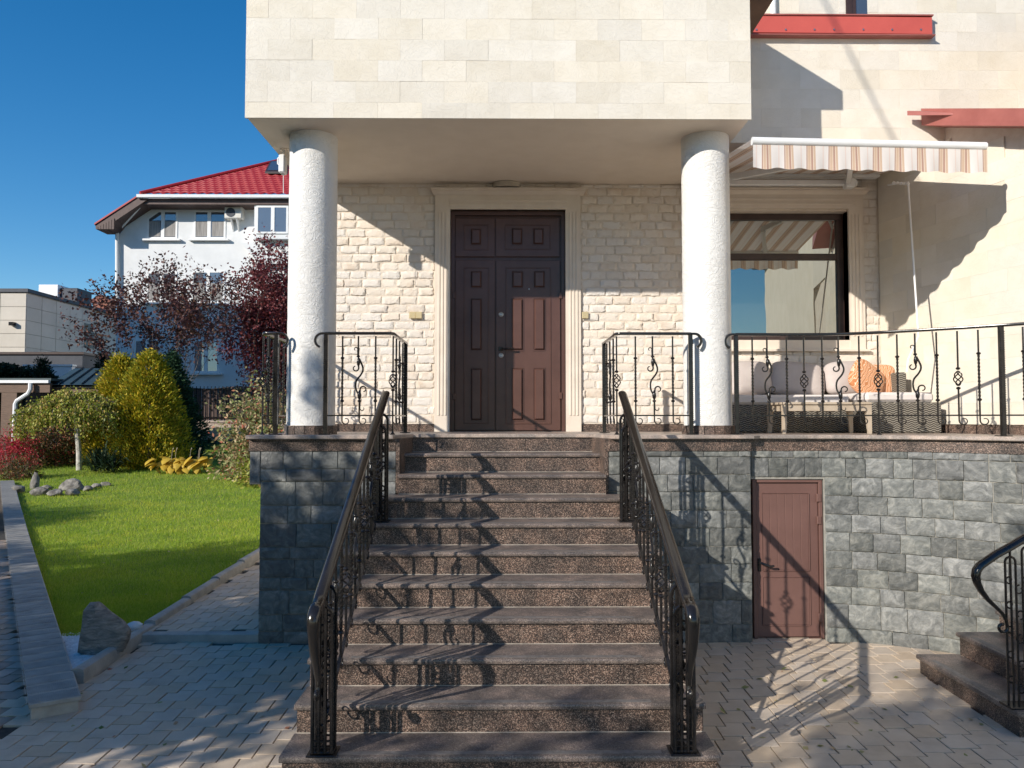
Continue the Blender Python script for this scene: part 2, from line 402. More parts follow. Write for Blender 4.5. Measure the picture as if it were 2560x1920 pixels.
def tile_wall(parent, org, rz, u0, u1, z0, z1, tw, th, first=None, gap=.0008, d=.02, clip=None, off=0):
    z = z0; row = 0
    while z < z1 - .01:
        h = min(first if (row == 0 and first) else th, z1 - z)
        u = u0 - ((row + off) % 2) * tw / 2
        while u < u1 - .01:
            a, b = max(u, u0), min(u + tw, u1)
            if b - a > .03 and not (clip and clip(a, b, z, z + h)):
                piece('tile', TILE, parent, org, rz, a + gap/2, z + gap/2, b - a - gap, h - gap, d * random.uniform(.93, 1.07))
            u += tw
        z += h; row += 1


# ================================================================== GROUND
def sheet(name, poly, mat, zf, kind='structure', res=None):
    m = MB(); m.add([(x, y, zf(y)) for x, y in poly], [tuple(range(len(poly)))])
    o = m.build(name, mat); tag(o, kind=kind); return o

# one terrain sheet to the horizon
ys = [-300, -60, -20, -8, -2, 0, 2, 4, 6, 8] + [8 + i for i in range(1, 23)] + [40, 60, 120, 300, 700]
xs = [-700, -200, -80, -40, -25, -15, -8, -4, 0, 4, 8, 15, 40, 120, 700]
vs = [(x, y, (min(gz(y), pz(y)) if y < 8 else gz(y)) - .06) for y in ys for x in xs]; nx = len(xs)
fs = [(j*nx+i, j*nx+i+1, (j+1)*nx+i+1, (j+1)*nx+i) for j in range(len(ys)-1) for i in range(nx-1)]
ground = tag(MB().add(vs, fs).build('ground', M['soil']), kind='structure')

# kerb wall line: right edge from A to B
KA, KB = Vector((-2.74, 5.16)), Vector((-12.2, 19.6))
KD = (KB - KA).normalized(); KN = Vector((-KD.y, KD.x))            # to the left
def kx(y): return KA.x + (y - KA.y) * KD.x / KD.y

lawn_poly = [(kx(6.6), 6.6), (-3.13, 6.6), (-3.22, 10.4), (-3.3, 31), (-19, 31), (kx(19.6), 19.6), (kx(14), 14)]
vs = []; fs = []; rows = [6.6 + i * .8 for i in range(32)]
for j, y in enumerate(rows):
    for i in range(9):
        a = kx(y) + .02 if y < 19.6 else -13 - (y - 20) * .5
        vs.append((a + (-3.15 - a) * i / 8, y, gz(y)))
for j in range(len(rows) - 1):
    for i in range(8): fs.append((j*9+i, j*9+i+1, (j+1)*9+i+1, (j+1)*9+i))
lawn = tag(MB().add(vs, fs).build('lawn', M['turf']), kind='structure')

# paved court, driveway and side path: dark bedding with every paver laid on it
court = sheet('pavement', [(-9, -4), (8, -4), (8, 8.2), (-2.0, 8.2), (-2.0, 6.9), (-3.1, 6.9), (-3.0, 5.2), (kx(5.0)-.1, 5.0), (-9, 5.0)], M['sand'], lambda y: pz(y) - .02)
drive = sheet('driveway', [(kx(4.6) - .2, 4.6), (kx(20) - .2, 20), (-40, 24), (-40, 4.6)], M['sand'], lambda y: (pz(y) if y < 7 else pz(7) + .004 * (y - 7)) - .008)
path = sheet('side_path', [(-3.06, 6.72), (-2.02, 6.72), (-2.02, 16), (-3.2, 16)], M['sand'], lambda y: .105)


def paver_mesh(name, w, d, e, dl, mat, h=.04, j=.0075, c=.0018):
    """rectangle with the notch that lets each row step: an L-shaped outline"""
    def outline(o): return [(j/2+o, j/2+o), (w-j/2-o, j/2+o), (w-j/2-o, d-j/2-o), (dl+j/2+o, d-j/2-o), (dl+j/2+o, d-e-j/2-o), (j/2+o, d-e-j/2-o)]
    m = MB(); r = [[(x, y, z) for x, y in outline(o)] for o, z in ((0, -h), (0, -c), (c, 0))]; m.rings(r)
    me = m.mesh(name, True, 20); me.materials.append(mat); return me
PW, PD, PE, PL = .182, .193, .05, .062
PAV = paver_mesh('paver', PW, PD, PE, PL, M['paver'])
PAVD = paver_mesh('paver', PW, PD, PE, PL, M['paverdark'])
cand = []
for i in range(-60, 60):
    for j in range(-50, 60):
        x = i * PW + j * PL - 1.0; y = i * PE + j * PD + 4.3
        cx, cy = x + PW/2, y + PD/2
        if not 1.2 < cy < (6.78 if 2.0 < cx < 2.8 else 6.64): continue
        if -1.1 < cx < 1.06 and cy > 4.25: continue
        if cx < -6.5 or cx > 6.5: continue
        if cy > 5.35 and cx < -3.06: continue
        if cy > 4.85 and cx < kx(max(cy, 4.9)) - .5: continue
        if 3.1 < cx and 4.72 < cy < 5.85: continue
        a = 1262 + 1950 * cx / cy
        seen = -60 < a < 2620 and 1046 + 1950 * 1.9 / cy < 1990
        cand.append((0 if seen else 1, cy, x, y))
cand.sort()
pf = MB()
for _, cy, x, y in cand[330:]: pf.add([(x + p.co.x, y + p.co.y, pz(cy) + p.co.z) for p in PAV.vertices], [tuple(q_.vertices) for q_ in PAV.polygons])
pf_o = pf.build('paver_field', M['paverfield'], court, True, 20); pf_o['kind'] = 'stuff'
for _, cy, x, y in cand[:330]:
    link('paver', PAV, None, court, (x, y, pz(cy) + random.uniform(-.0015, .0015)), rot=(R(1.2) + random.uniform(-.006, .006), random.uniform(-.006, .006), 0))
for i in range(-14, 14):
    for j in range(-20, 70):
        x = i * PW + j * PL - 3.0; y = i * PE + j * PD + 6.8
        if -3.2 < x < -2.1 and 6.645 < y < 11: link('paver', PAV, None, path, (x, y, .114 + random.uniform(-.0015, .0015)))
cnt = 0
for i in range(-70, 30):
    for j in range(-6, 60):
        x = i * PW + j * PL - 3.6; y = i * PE + j * PD + 5.0
        cx, cy = x + PW/2, y + PD/2
        if cy < 4.6 or (cy < 5.35 and cx > kx(cy) - .56) or cy > 12 or cx > kx(cy) - .27 or 1262 + 1950 * cx / cy < -60: continue
        link('paver', PAVD, None, drive, (x, y, (pz(y) if y < 7 else pz(7) + .004 * (y - 7)) + random.uniform(-.001, .001))); cnt += 1

m = MB(); m.cbox(-3.05, -2.06, 6.63, 6.735, -.03, .118, .006)
tag(m.build('path_edging', M['concrete']), 'low concrete edging across the paved side path beside the stone wall', 'edging')

# kerb wall with ribbed caps
kw = thing('kerb_wall', 'low garden kerb wall topped with ribbed paving slabs between lawn and driveway', 'kerb wall')
L = (KB - KA).length; rzk = math.atan2(KD.y, KD.x); WK = .29
m = MB(); a = KA + KN * .015; b = KA + KN * (WK - .015)
for k in range(20):
    s0, s1 = L * k / 20, L * (k + 1) / 20
    q = [a + KD * (s0 + .02), a + KD * s1 + KD * .02, b + KD * s1 + KD * .02, b + KD * (s0 + .02)]
    zt = [max(.10, gz(p.y) + .045) for p in q]
    m.add([(p.x, p.y, -.1) for p in q] + [(p.x, p.y, z) for p, z in zip(q, zt)], [(4,5,6,7),(0,1,5,4),(2,3,7,6),(3,0,4,7),(1,2,6,5)])
m.build('wall_core', M['concrete'], kw)
cm = MB(); cm.cbox(0, .196, 0, WK, 0, .028, .003)
for k in range(4):
    for j in range(7):
        y = .012 + k * (WK/4) + j * .0115; cm.box(.02, .176, y, y + .005, .0285, .0325)
CAP = cm.mesh('cap_slab'); CAP.materials.append(M['concrete'])
s = 0.0; i = 0
while s < L:
    p = KA + KD * s; z = max(.10, gz(p.y) + .045); z2 = max(.10, gz(p.y + .2) + .045)
    link('cap_slab', CAP, None, kw, (p.x, p.y, z), rot=(0, -math.atan2(z2 - z, .24), rzk)); s += .2; i += 1

# concrete lawn kerb beside the path
lk = thing('lawn_kerb', 'rounded concrete edging kerb between lawn and paved path', 'kerb')
pts = [Vector((-3.045, 5.66)), Vector((-3.09, 6.9)), Vector((-3.15, 8.6)), Vector((-3.2, 10.4)), Vector((-3.24, 12.5))]
for p, q in zip(pts[:-1], pts[1:]):
    n = max(1, round((q - p).length / .95))
    for k in range(n):
        a = p.lerp(q, k / n); b = p.lerp(q, (k + 1) / n); l = (b - a).length
        m = MB(); m.rings([[(x, u, v) for u, v in ((-.05, -.08), (.05, -.08), (.05, .06), (.042, .078), (.02, .088), (-.02, .088), (-.042, .078), (-.05, .06))] for x in (.003, l - .003)])
        link('kerb_stone', m.mesh('kerb_stone'), M['concrete'], lk, (a.x, a.y, pz(a.y) + .02), math.atan2((b-a).y, (b-a).x))

# ================================================================== HOUSE
house = thing('house', 'cream stone-clad house with two round white columns and raised front terrace', 'house', (0, 9, 0))
house.location = (0, 0, 0)
YB = 8.32; SOF = 4.45; BX0, BX1, BY = -2.17, 2.068, 6.50
DX0, DX1, DT = -.586, .650, 4.165                          # front door opening
WX0, WX1, WZ0, WZ1 = 2.10, 3.70, 2.76, 4.16                # window opening

# --- porch back wall (solid pieces round the openings)
m = MB()
YM = YB - .013
m.box(-2.05, DX0, YM, YB + .3, T - .3, 4.6); m.box(DX0, DX1, YM, YB + .3, DT, 4.6); m.box(DX1, WX0, YM, YB + .3, T - .3, 4.6)
m.box(WX0, WX1, YM, YB + .3, T - .3, WZ0); m.box(WX0, WX1, YM, YB + .3, WZ1, 4.6); m.box(WX1, 4.4, YM, YB + .3, T - .3, 4.6)
pw = m.build('porch_wall', M['mortar'], house, False)
m = MB(); m.box(-2.05, -1.75, YB + .3, 16, 0, 4.5); m.box(-2.05, 8, 16, 16.3, 0, 9); m.box(-1.75, 4, YB + .62, YB + .65, T - .2, 4.5)
m.build('rear_wall', M['mortar'], house, False)


def brick_field(x0, x1, z0, z1, bh=.0905, bw=.187, stuff=None, par=0):
    z = z0; row = par
    while z < z1 - .03:
        h = min(bh, z1 - z); u = x0 - (row % 2) * bw * .5 - random.uniform(0, .03)
        while u < x1 - .02:
            wv = bw * random.uniform(.85, 1.18); a, b = max(u, x0), min(u + wv, x1); u += wv
            if b - a < .03: continue
            d = random.uniform(.017, .031); me = random.choice(BRICKS)
            if stuff is not None:
                o = len(stuff.v); stuff.add([(a + .004 + p.co.x * (b-a-.008), YB + p.co.y * d, z + .004 + p.co.z * (h - .008)) for p in me.vertices], [tuple(q.vertices) for q in me.polygons])
            else: piece('brick', me, pw, (0, YB), 0, a + .004, z + .004, b - a - .008, h - .008, d)
        z += h; row += 1
ZB = T + .09
brick_field(-1.90, -.748, ZB, SOF - .006)
brick_field(.812, 1.96, ZB, SOF - .006)
st = MB()
brick_field(-2.05, -1.905, ZB, SOF - .006, stuff=st); brick_field(1.965, 4.02, ZB, 2.66, stuff=st); brick_field(3.86, 4.02, 2.66, 4.55, stuff=st)
brick_field(-.748, .812, 4.405, SOF - .006, stuff=st); brick_field(1.965, 3.86, 4.42, 4.55, stuff=st)
o = st.build('brick_courses', M['brick'], house, True, 50); o['kind'] = 'stuff'
m = MB(); m.cbox(-2.05, -.748, YB - .022, YB + .01, T, T + .082, .003); m.cbox(.812, 4.0, YB - .022, YB + .01, T, T + .082, .003)
m.build('granite_skirting', M['granite'], house)

# --- porch block above (box, gable, roof)
GX, GZ = .5 * (BX0 + BX1), 7.15
m = MB(); m.box(BX0, BX1, BY, 16, SOF, 5.6)
m.build('upper_block', M['soffit'], house, False)
m = MB(); m.prism([(BX0, 5.6), (BX1, 5.6), (GX, GZ - .12)], 'y', BY, 16); m.build('gable', M['tile'], house, False)
uw = MB().box(BX0, BX1, BY - .004, BY + .002, SOF + .002, 5.6).build('upper_front_wall', M['mortar'], house, False)
tile_wall(uw, (0, BY - .004), 0, BX0 - .018, BX1 + .018, SOF, 5.72, .372, .181, first=.134)
m = MB()
for sgn in (-1, 1):
    ex = 2.29 if sgn > 0 else BX0 + .005; pr = [(GX, GZ), (ex, 5.68), (ex, 5.49), (ex - sgn * .24, 5.49), (ex - sgn * .24, 5.60), (GX, GZ - .16)]
    if sgn < 0: pr = [(GX, GZ), (ex, 5.75), (ex, 5.62), (GX, GZ - .16)]
    m.prism(pr, 'y', BY - .03, 16)
m.build('porch_roof', M['wood'], house, False)

# --- upper right block
YU = 7.40; US = 4.575
m = MB(); m.box(BX1, 9, YU + .01, 16, US, 9); m.build('side_block', M['soffit'], house, False)
sw = MB().box(BX1, 9, YU + .004, YU + .009, US, 9).build('side_front_wall', M['mortar'], house, False)
tile_wall(sw, (0, YU + .004), 0, BX1 + .02, 5.8, US, 6.4, .385, .19, first=.15, off=1,
          clip=lambda a, b, z0, z1: False)
# --- right wing: wall that comes forward beside the terrace
WA = Vector((4.02, 8.30)); WR = math.atan2(-1, .233); WD = Vector((math.cos(WR), math.sin(WR))); WN = Vector((WD.y, -WD.x))
m = MB(); c = [WA - WN * .02, WA + WD * 6 - WN * .02, WA + WD * 6 - WN * 2.5 , WA - WN * 2.5]
def wing_top(s): return 5.12 - .39 * s
q = [(p.x, p.y) for p in c]
m.add([(x, y, 0) for x, y in q] + [(q[0][0], q[0][1], wing_top(-.1)), (q[1][0], q[1][1], wing_top(6)), (q[2][0], q[2][1], wing_top(6)), (q[3][0], q[3][1], wing_top(-.1))],
      [(0,1,5,4),(1,2,6,5),(2,3,7,6),(3,0,4,7),(4,5,6,7)])
wing = m.build('wing_wall', M['mortar'], house, False)
tile_wall(wing, (WA - WN * .02), WR, 0.02, 2.6, T + .085, 5.0, .40, .195, clip=lambda a, b, z0, z1: z1 > wing_top(b))
m = MB(); k0, k1 = WA, WA + WD * 3
m.sweep([(k0.x + WN.x*.012, k0.y + WN.y*.012, T + .04), (k1.x + WN.x*.012, k1.y + WN.y*.012, T + .04)], [(-.014, -.04), (.014, -.04), (.014, .04), (-.014, .04)])
m.build('wing_skirting', M['granite'], house)
# sloping red verge of the wing roof
# taller end of the wing, beyond the low roof
c = [WA + WD * 2.15, WA + WD * 3.6, WA + WD * 3.6 - WN * 3, WA + WD * 2.15 - WN * 3]
m = MB(); m.prism([(p.x, p.y) for p in c], 'z', 3.95, 5.7); m.build('wing_lintel', M['tile'], house, False)
c = [WA + WD * 3.6, WA + WD * 11, WA + WD * 11 - WN * 3, WA + WD * 3.6 - WN * 3]
m = MB(); m.prism([(p.x, p.y) for p in c], 'z', 0, 5.7); m.build('wing_end', M['tile'], house, False)
m = MB(); m.prism([(p.x, p.y) for p in (WA + WD * 2.0 + WN * .3, WA + WD * 11.3 + WN * .3, WA + WD * 11.3 - WN * 3, WA + WD * 2.0 - WN * 3)], 'z', 5.7, 5.85); m.build('wing_eave', M['soffitwood'], house, False)
def sp(s, z, off): p = WA + WD * s + WN * off; return (p.x, p.y, z)
m = MB()
for s0, s1, zt0, zt1, h0, h1, of in ((.93, 2.15, 4.90, 4.424, .165, .146, .235),):
    m.add([sp(s0, zt0, of), sp(s1, zt1, of), sp(s1, zt1 - h1, of), sp(s0, zt0 - h0, of), sp(s0, zt0, -.3), sp(s1, zt1, -.3), sp(s1, zt1 - h1, -.3), sp(s0, zt0 - h0, -.3)],
          [(0,1,2,3),(4,7,6,5),(0,4,5,1),(3,2,6,7),(0,3,7,4),(1,5,6,2)])
m.build('wing_verge', M['redfade'], house, False)
m = MB(); a = P(2268, 277, 7.30); b = P(2425, 284, 6.85)
m.add([(a.x, a.y, a.z), (b.x, b.y, b.z), (b.x, b.y, b.z - .01), (a.x, a.y, a.z - .045), (a.x + .3, a.y, a.z), (b.x + .3, b.y, b.z), (b.x + .3, b.y, b.z - .01), (a.x + .3, a.y, a.z - .045)],
      [(0,1,2,3),(4,7,6,5),(0,4,5,1),(3,2,6,7),(0,3,7,4),(1,5,6,2)])
m.build('verge_cap', M['redfade'], house, False)
# red fascia ledge with rivets
m = MB(); z = 5.80; YF = YU - .075
m.add([(BX1 + .02, YF, z), (4.12, YF, z - .012), (4.12, YF, z - .175), (BX1 + .02, YF, z - .165), (BX1 + .02, YU, z + .01), (4.12, YU, z), (4.12, YU, z - .19), (BX1 + .02, YU, z - .18)],
      [(0,1,2,3),(4,7,6,5),(0,4,5,1),(3,2,6,7),(0,3,7,4),(1,5,6,2)])
fas = m.build('red_fascia', M['red'], house, False)
m = MB(); m.box(BX1 + .02, 4.13, YF - .012, YU, z - .001, z + .012); m.box(BX1 + .02, 4.14, YF - .02, YU, z - .198, z - .188); m.build('fascia_lip', M['redfade'], fas, False)
rv = MB(); rv.lathe([(.0001, -.006), (.007, -.004), (.009, 0), (.009, .004)], n=8); RV = rv.mesh('rivet'); RV.materials.append(M['steel'])
for nx in (1891, 1964, 2036, 2085, 2158, 2230, 2302):
    p = P(nx, 74, YF - .002); link('rivet', RV, None, fas, (p.x, p.y, p.z), rot=(R(90), 0, 0))
m = MB(); a = P(1932, 20, YU - .03); m.tube([(a.x, YU - .04, 5.82), (a.x, YU - .04, 7)], .03, 12); m.build('downpipe', M['white'], house)
uwn = MB(); a = P(2112, 20, YU); b = P(2166, 20, YU); uwn.box(a.x, a.x + .06, YU - .03, YU + .02, 5.81, 6.8); uwn.box(a.x + .062, a.x + .10, YU - .024, YU + .02, 5.81, 6.8)
wn = uwn.build('upper_window', M['frame'], house, False)
MB().box(a.x + .102, b.x, YU - .018, YU + .02, 5.81, 6.8).build('pane', M['glassfar'], wn, False)

# --- columns
for cx in (-1.722, 1.812):
    m = MB(); n = 48; rings = []
    rnd = random.Random(int(cx * 10))
    for k in range(41):
        zz = T + .06 + (SOF + .01 - T - .06) * k / 40
        rings.append([(cx + (.211 + rnd.gauss(0, .0009)) * math.cos(2*math.pi*i/n), 6.95 + (.211 + rnd.gauss(0, .0009)) * math.sin(2*math.pi*i/n), zz) for i in range(n)])
    m.rings(rings); c = m.build('column', M['stucco'], house, True, 60)
    for k in range(16):
        a0, a1 = 2*math.pi*k/16 + .012, 2*math.pi*(k+1)/16 - .012; q = [(.231, a0), (.231, a1), (.19, a1), (.19, a0)]
        MB().prism([(cx + r*math.cos(a), 6.95 + r*math.sin(a)) for r, a in q], 'z', T + .001, T + .078).build('base_tile', M['granite'], c, False)

# --- front door with transom
dr = MB(); YD = YB + .045
dr.box(DX0, DX1, YD + .03, YD + .08, T, DT); door = dr.build('front_door', M['door'], house, False)
def zx(v): return v / 2.4755 + 1050
def zy(v): return v / 2.4755 + 430
def dq(x, y): p = P(zx(x), zy(y), YD); return p.x, p.z
m = MB(); m.box(DX0, DX0 + .045, YD - .012, YD + .03, T, DT); m.box(DX1 - .04, DX1, YD - .012, YD + .03, T, DT); m.box(DX0 + .045, DX1 - .04, YD - .012, YD + .03, DT - .045, DT)
m.build('door_frame', M['door'], door, False)
for (x0, y0, x1, y1) in ((217, 285, 464, 524), (468, 285, 866, 524), (217, 545, 464, 1604), (469, 548, 872, 1604)):
    a, zt = dq(x0, y0); b, zb = dq(x1, y1); zb = max(zb, T + .012)
    MB().cbox(a + .002, b - .002, YD, YD + .032, zb, zt, .004).build('door_leaf', M['door'], door)
for (x0, y0, x1, y1) in ((272, 325, 426, 485), (525, 325, 808, 483), (272, 590, 426, 1558), (528, 590, 812, 1560)):
    a, zt = dq(x0, y0); b, zb = dq(x1, y1); m = MB(); t_ = .011
    for (p, q, r, s) in ((a, b, zt - t_, zt), (a, b, zb, zb + t_), (a, a + t_, zb + t_, zt - t_), (b - t_, b, zb + t_, zt - t_)):
        m.cbox(p, q, YD - .007, YD + .004, r, s, .003)
    m.build('moulding', M['door'], door)
def panel(x0, y0, x1, y1):
    a, zt = dq(x0, y0); b, zb = dq(x1, y1); c = min(.026, (b - a) * .22); m = MB(); r = []
    for ins, y in ((0, YD + .004), (0, YD - .006), (.006, YD - .006), (.010, YD + .004), (c, YD - .024)):
        r.append([(a + ins, y, zb + ins), (b - ins, y, zb + ins), (b - ins, y, zt - ins), (a + ins, y, zt - ins)])
    m.rings(r); m.build('panel', M['door'], door, True, 12)
for q in ((310, 348, 383, 456), (563, 345, 638, 455), (695, 345, 770, 455)): panel(*q)
for (x0, x1) in ((310, 387), (565, 642), (700, 777)):
    for (y0, y1) in ((610, 721), (780, 1108), (1210, 1541)): panel(x0, y0, x1, y1)
for (x, y) in ((502, 882), (502, 1135)):
    a, z = dq(x, y); m = MB(); m.rings([[(a + r*math.cos(t), yy, z + r*math.sin(t)) for t in [2*math.pi*k/16 for k in range(16)]] for r, yy in ((.026, YD), (.026, YD - .008), (.018, YD - .012), (.010, YD - .009), (.010, YD - .016))])
    m.build('lock', M['steel'], door)
a, z = dq(500, 1095); m = MB(); m.cbox(a - .022, a + .022, YD - .014, YD, z - .022, z + .022, .004); m.tube([(a, YD - .01, z), (a, YD - .05, z), (a + .02, YD - .055, z), (a + .14, YD - .055, z)], .009, 8)
m.build('door_handle', M['iron'], door)
a, z = dq(675, 725); MB().lathe([(.008, 0), (.008, .01), (.004, .012)], (0, 0, 0), 10).build('peephole', M['steel'], door).matrix_world = Matrix.Translation((a, YD, z)) @ Matrix.Rotation(R(90), 4, 'X')
for (x, y) in ((870, 765), (870, 1385), (212, 765), (212, 1390)):
    a, z = dq(x, y); MB().cbox(a - .018, a + .018, YD - .022, YD - .004, z - .035, z + .035, .004).build('hinge', M['door'], door)
# door surround
sur = MB(); YT = YB - .045
sur.box(-.748, DX0, YT, YB + .11, T, DT); sur.box(DX1, .812, YT, YB + .11, T, DT); sur.box(-.748, .812, YT, YB + .09, DT, 4.318)
ds = sur.build('door_surround', M['trim'], house, False)
for x0 in (-.735, .665):
    for k in range(3):
        m = MB(); m.cbox(x0 + .022 + k*.037, x0 + .044 + k*.037, YT - .007, YT + .002, T + .17, DT - .03, .003); m.build('flute', M['trim'], ds)
for k in range(2): MB().cbox(-.60, .665, YT - .007, YT + .002, DT + .03 + k*.05, DT + .055 + k*.05, .003).build('flute', M['trim'], ds)
def cornice(x0, x1, zb, par, y=YB):
    prof = [(0, 0), (-.055, 0), (-.06, .008), (-.07, .013), (-.085, .03), (-.092, .033), (-.092, .048), (-.10, .052), (-.10, .066), (0, .066)]
    m = MB(); rr = []
    for x, e in ((x0, 1), (x1, -1)): rr.append([(x + e * (.115 + a) * .6, y + a, zb + b) for a, b in prof])
    m.rings(rr); return m.build('cornice', M['trim'], par, True, 20)
cornice(-.80, .88, 4.318, ds)

# --- window with surround
ws = MB(); ws.box(WX1, 3.86, YB - .045, YB + .17, 2.66, WZ1 + .02); ws.box(1.96, WX0, YB - .045, YB + .17, 2.66, WZ1 + .02); ws.box(1.96, 3.86, YB - .045, YB + .17, WZ1 + .02, 4.33); ws.box(WX0, WX1, YB - .03, YB + .17, 2.66, WZ0)
wsur = ws.build('window_surround', M['trim'], house, False)
for k in range(3): MB().cbox(WX1 + .025 + k*.04, WX1 + .05 + k*.04, YB - .053, YB - .043, 2.80, WZ1 - .04, .003).build('flute', M['trim'], wsur)
for k in range(2): MB().cbox(2.0, 3.78, YB - .053, YB - .043, WZ1 + .06 + k*.05, WZ1 + .085 + k*.05, .003).build('flute', M['trim'], wsur)
cornice(1.92, 3.92, 4.33, wsur)
MB().cbox(1.9, 3.9, YB - .07, YB, 2.635, 2.662, .004).build('window_sill', M['trim'], wsur)
win = MB(); YG = YB + .12; zm = P(2000, 643, YG).z
win.cbox(WX0, WX1, YG - .03, YG + .05, WZ0, WZ0 + .06, .004); win.cbox(WX0, WX1, YG - .03, YG + .05, WZ1 - .07, WZ1, .004)
win.cbox(WX0, WX0 + .07, YG - .028, YG + .05, WZ0 + .06, WZ1 - .07, .004); win.cbox(WX1 - .075, WX1, YG - .028, YG + .05, WZ0 + .06, WZ1 - .07, .004)
win.cbox(WX0 + .07, WX1 - .075, YG - .026, YG + .05, zm - .035, zm + .035, .004)
wo = win.build('terrace_window', M['frame'], house)
for z0, z1 in ((WZ0 + .055, zm - .03), (zm + .03, WZ1 - .065)): MB().box(WX0 + .06, WX1 - .07, YG, YG + .012, z0, z1).build('pane', M['glass'], wo, False)

# --- terrace: wall stone by stone
def stones(parent, zs, x0, x1, y, wlo, whi, seed, path=None, clip=None, d=.022):
    rnd = random.Random(seed)
    for r_, (zt, zb) in enumerate(zip(zs[:-1], zs[1:])):
        u = x0; brk = []
        while u < x1:
            brk.append(u); u += rnd.uniform(wlo, whi)
        if x1 - brk[-1] < .06 and len(brk) > 1: brk.pop()
        brk.append(x1)
        for a, b in zip(brk[:-1], brk[1:]):
            if clip and clip(a, b, zb, zt): continue
            me = rnd.choice(STONES); dd = d * rnd.uniform(.6, 1.1); g = .005
            if path:
                p, q = path(a), path(b); l = (q - p).length; piece('stone', me, parent, (p.x, p.y), math.atan2((q-p).y, (q-p).x), g/2, zb + g/2, l - g, zt - zb - g, dd)
            else: piece('stone', me, parent, (0, y), 0, a + g/2, zb + g/2, b - a - g, zt - zb - g, dd)
def wz(ny, D=YW): return P(1262, ny, D).z
SB = T - .135                                             # underside of granite band
RX0, RX1 = -.885, .842                                    # recess for the top steps
m = MB(); m.box(-2.05, RX0 - .03, YW, YB + .2, -.1, T - .04); wl = m.build('terrace_wall', M['grout'], house, False)
zl = [SB] + [wz(1080 + v / 2.96) for v in (272, 365, 540, 675, 848, 940, 1072, 1165, 1345, 1470)] + [.02]
stones(wl, zl, -2.05, RX0 - .03, YW, .15, .32, 3)
m = MB(); m.box(-2.14, -2.052, YW - .006, YB, 1.37, T - .04); fb = m.build('terrace_edge', M['grout'], house, False)
stones(fb, [SB, 1.38], -2.14, -2.052, YW - .006, .3, .4, 8)
m = MB(); m.box(RX1 + .03, 2.075, YW, YB + .2, -.1, T - .04); wr = m.build('terrace_wall', M['grout'], house, False)
zr = [SB] + [wz(v) for v in (1142, 1186, 1229.5, 1276, 1320, 1366, 1410, 1456, 1500.5, 1561)] + [.02]
stones(wr, zr, RX1 + .03, 2.075, YW, .19, .30, 5)
# curved wall on the right
CP = [Vector(p) for p in ((2.077, 6.655), (2.4, 6.655), (2.71, 6.65), (2.95, 6.60), (3.2, 6.51), (3.42, 6.40), (3.65, 6.24), (3.86, 6.05), (4.02, 5.87), (4.3, 5.5), (4.7, 5.0))]
CS = [0]
for p, q in zip(CP[:-1], CP[1:]): CS.append(CS[-1] + (q - p).length)
def cpath(s):
    for i in range(len(CP) - 1):
        if s <= CS[i+1] or i == len(CP) - 2:
            t_ = (s - CS[i]) / (CS[i+1] - CS[i]); return CP[i].lerp(CP[i+1], t_)
def cnorm(s): d = (cpath(s + .05) - cpath(max(0, s - .05))).normalized(); return Vector((d.y, -d.x))
SL = [CS[-1] * i / 40 for i in range(41)]
DL0, DL1, DTZ = .035, .632, 1.405                         # cellar door along the wall
m = MB(); 
SLW = [0, DL1 + .004] + [s for s in SL if s > DL1 + .03]
for a, b in zip(SLW[:-1], SLW[1:]):
    p, q = cpath(a), cpath(b); p2, q2 = p - cnorm(a) * .35, q - cnorm(b) * .35
    z0 = DTZ if b < DL1 + .02 else -.1
    m.add([(p.x, p.y, z0), (q.x, q.y, z0), (q.x, q.y, T - .04), (p.x, p.y, T - .04), (p2.x, p2.y, z0), (q2.x, q2.y, z0), (q2.x, q2.y, T - .04), (p2.x, p2.y, T - .04)],
          [(0,1,2,3),(5,4,7,6),(0,4,5,1),(3,2,6,7),(0,3,7,4),(1,5,6,2)])
wc = m.build('curved_terrace_wall', M['grout'], house, False)
zc = [SB] + [wz(v, 6.65) for v in (1144.7, 1192.8, 1239, 1285.6, 1330, 1376.6, 1421, 1466, 1509, 1569)] + [.04]
stones(wc, zc[:3], .02, CS[-1], 0, .14, .22, 11, path=cpath); stones(wc, zc[2:], DL1 + .01, CS[-1], 0, .17, .27, 12, path=cpath)

# granite band and terrace slab
MB().cbox(-2.145, RX0 - .03, YW - .022, YW + .1, SB, T - .034, .003).build('granite_band', M['granite'], house)
m = MB(); m.cbox(RX1 + .03, 2.08, YW - .022, YW + .1, SB, T - .034, .003)
for a, b in zip(SL[:-1], SL[1:]):
    p, q = cpath(a) + cnorm(a) * .018, cpath(b) + cnorm(b) * .018; p2, q2 = cpath(a) - cnorm(a) * .1, cpath(b) - cnorm(b) * .1
    m.add([(p.x, p.y, SB), (q.x, q.y, SB), (q.x, q.y, T - .034), (p.x, p.y, T - .034), (p2.x, p2.y, SB), (q2.x, q2.y, SB)], [(0,1,2,3), (0,4,5,1)])
m.build('granite_band', M['granite'], house)
front = [(-2.16, YB + .2), (-2.16, YW - .07), (RX0 - .05, YW - .07), (RX0 + .065, Y0), (RX1 - .065, Y0), (RX1 + .05, YW - .07), (2.09, YW - .07)]
front += [tuple(cpath(s) + cnorm(s) * .065) for s in SL[1:]]
back = [(4.9, 5.4), (4.9, YB + .2)]
outl = front + back
def inset(pl, d):
    out = []; n = len(pl)
    for i in range(n):
        a, b, c = Vector(pl[i-1]), Vector(pl[i]), Vector(pl[(i+1) % n]); e1 = (b-a).normalized(); e2 = (c-b).normalized()
        n1 = Vector((-e1.y, e1.x)); n2 = Vector((-e2.y, e2.x)); k = (n1 + n2); k = k / max(.3, k.dot(n1)) if k.length > .01 else n1
        out.append(tuple(b + k * d))
    return out
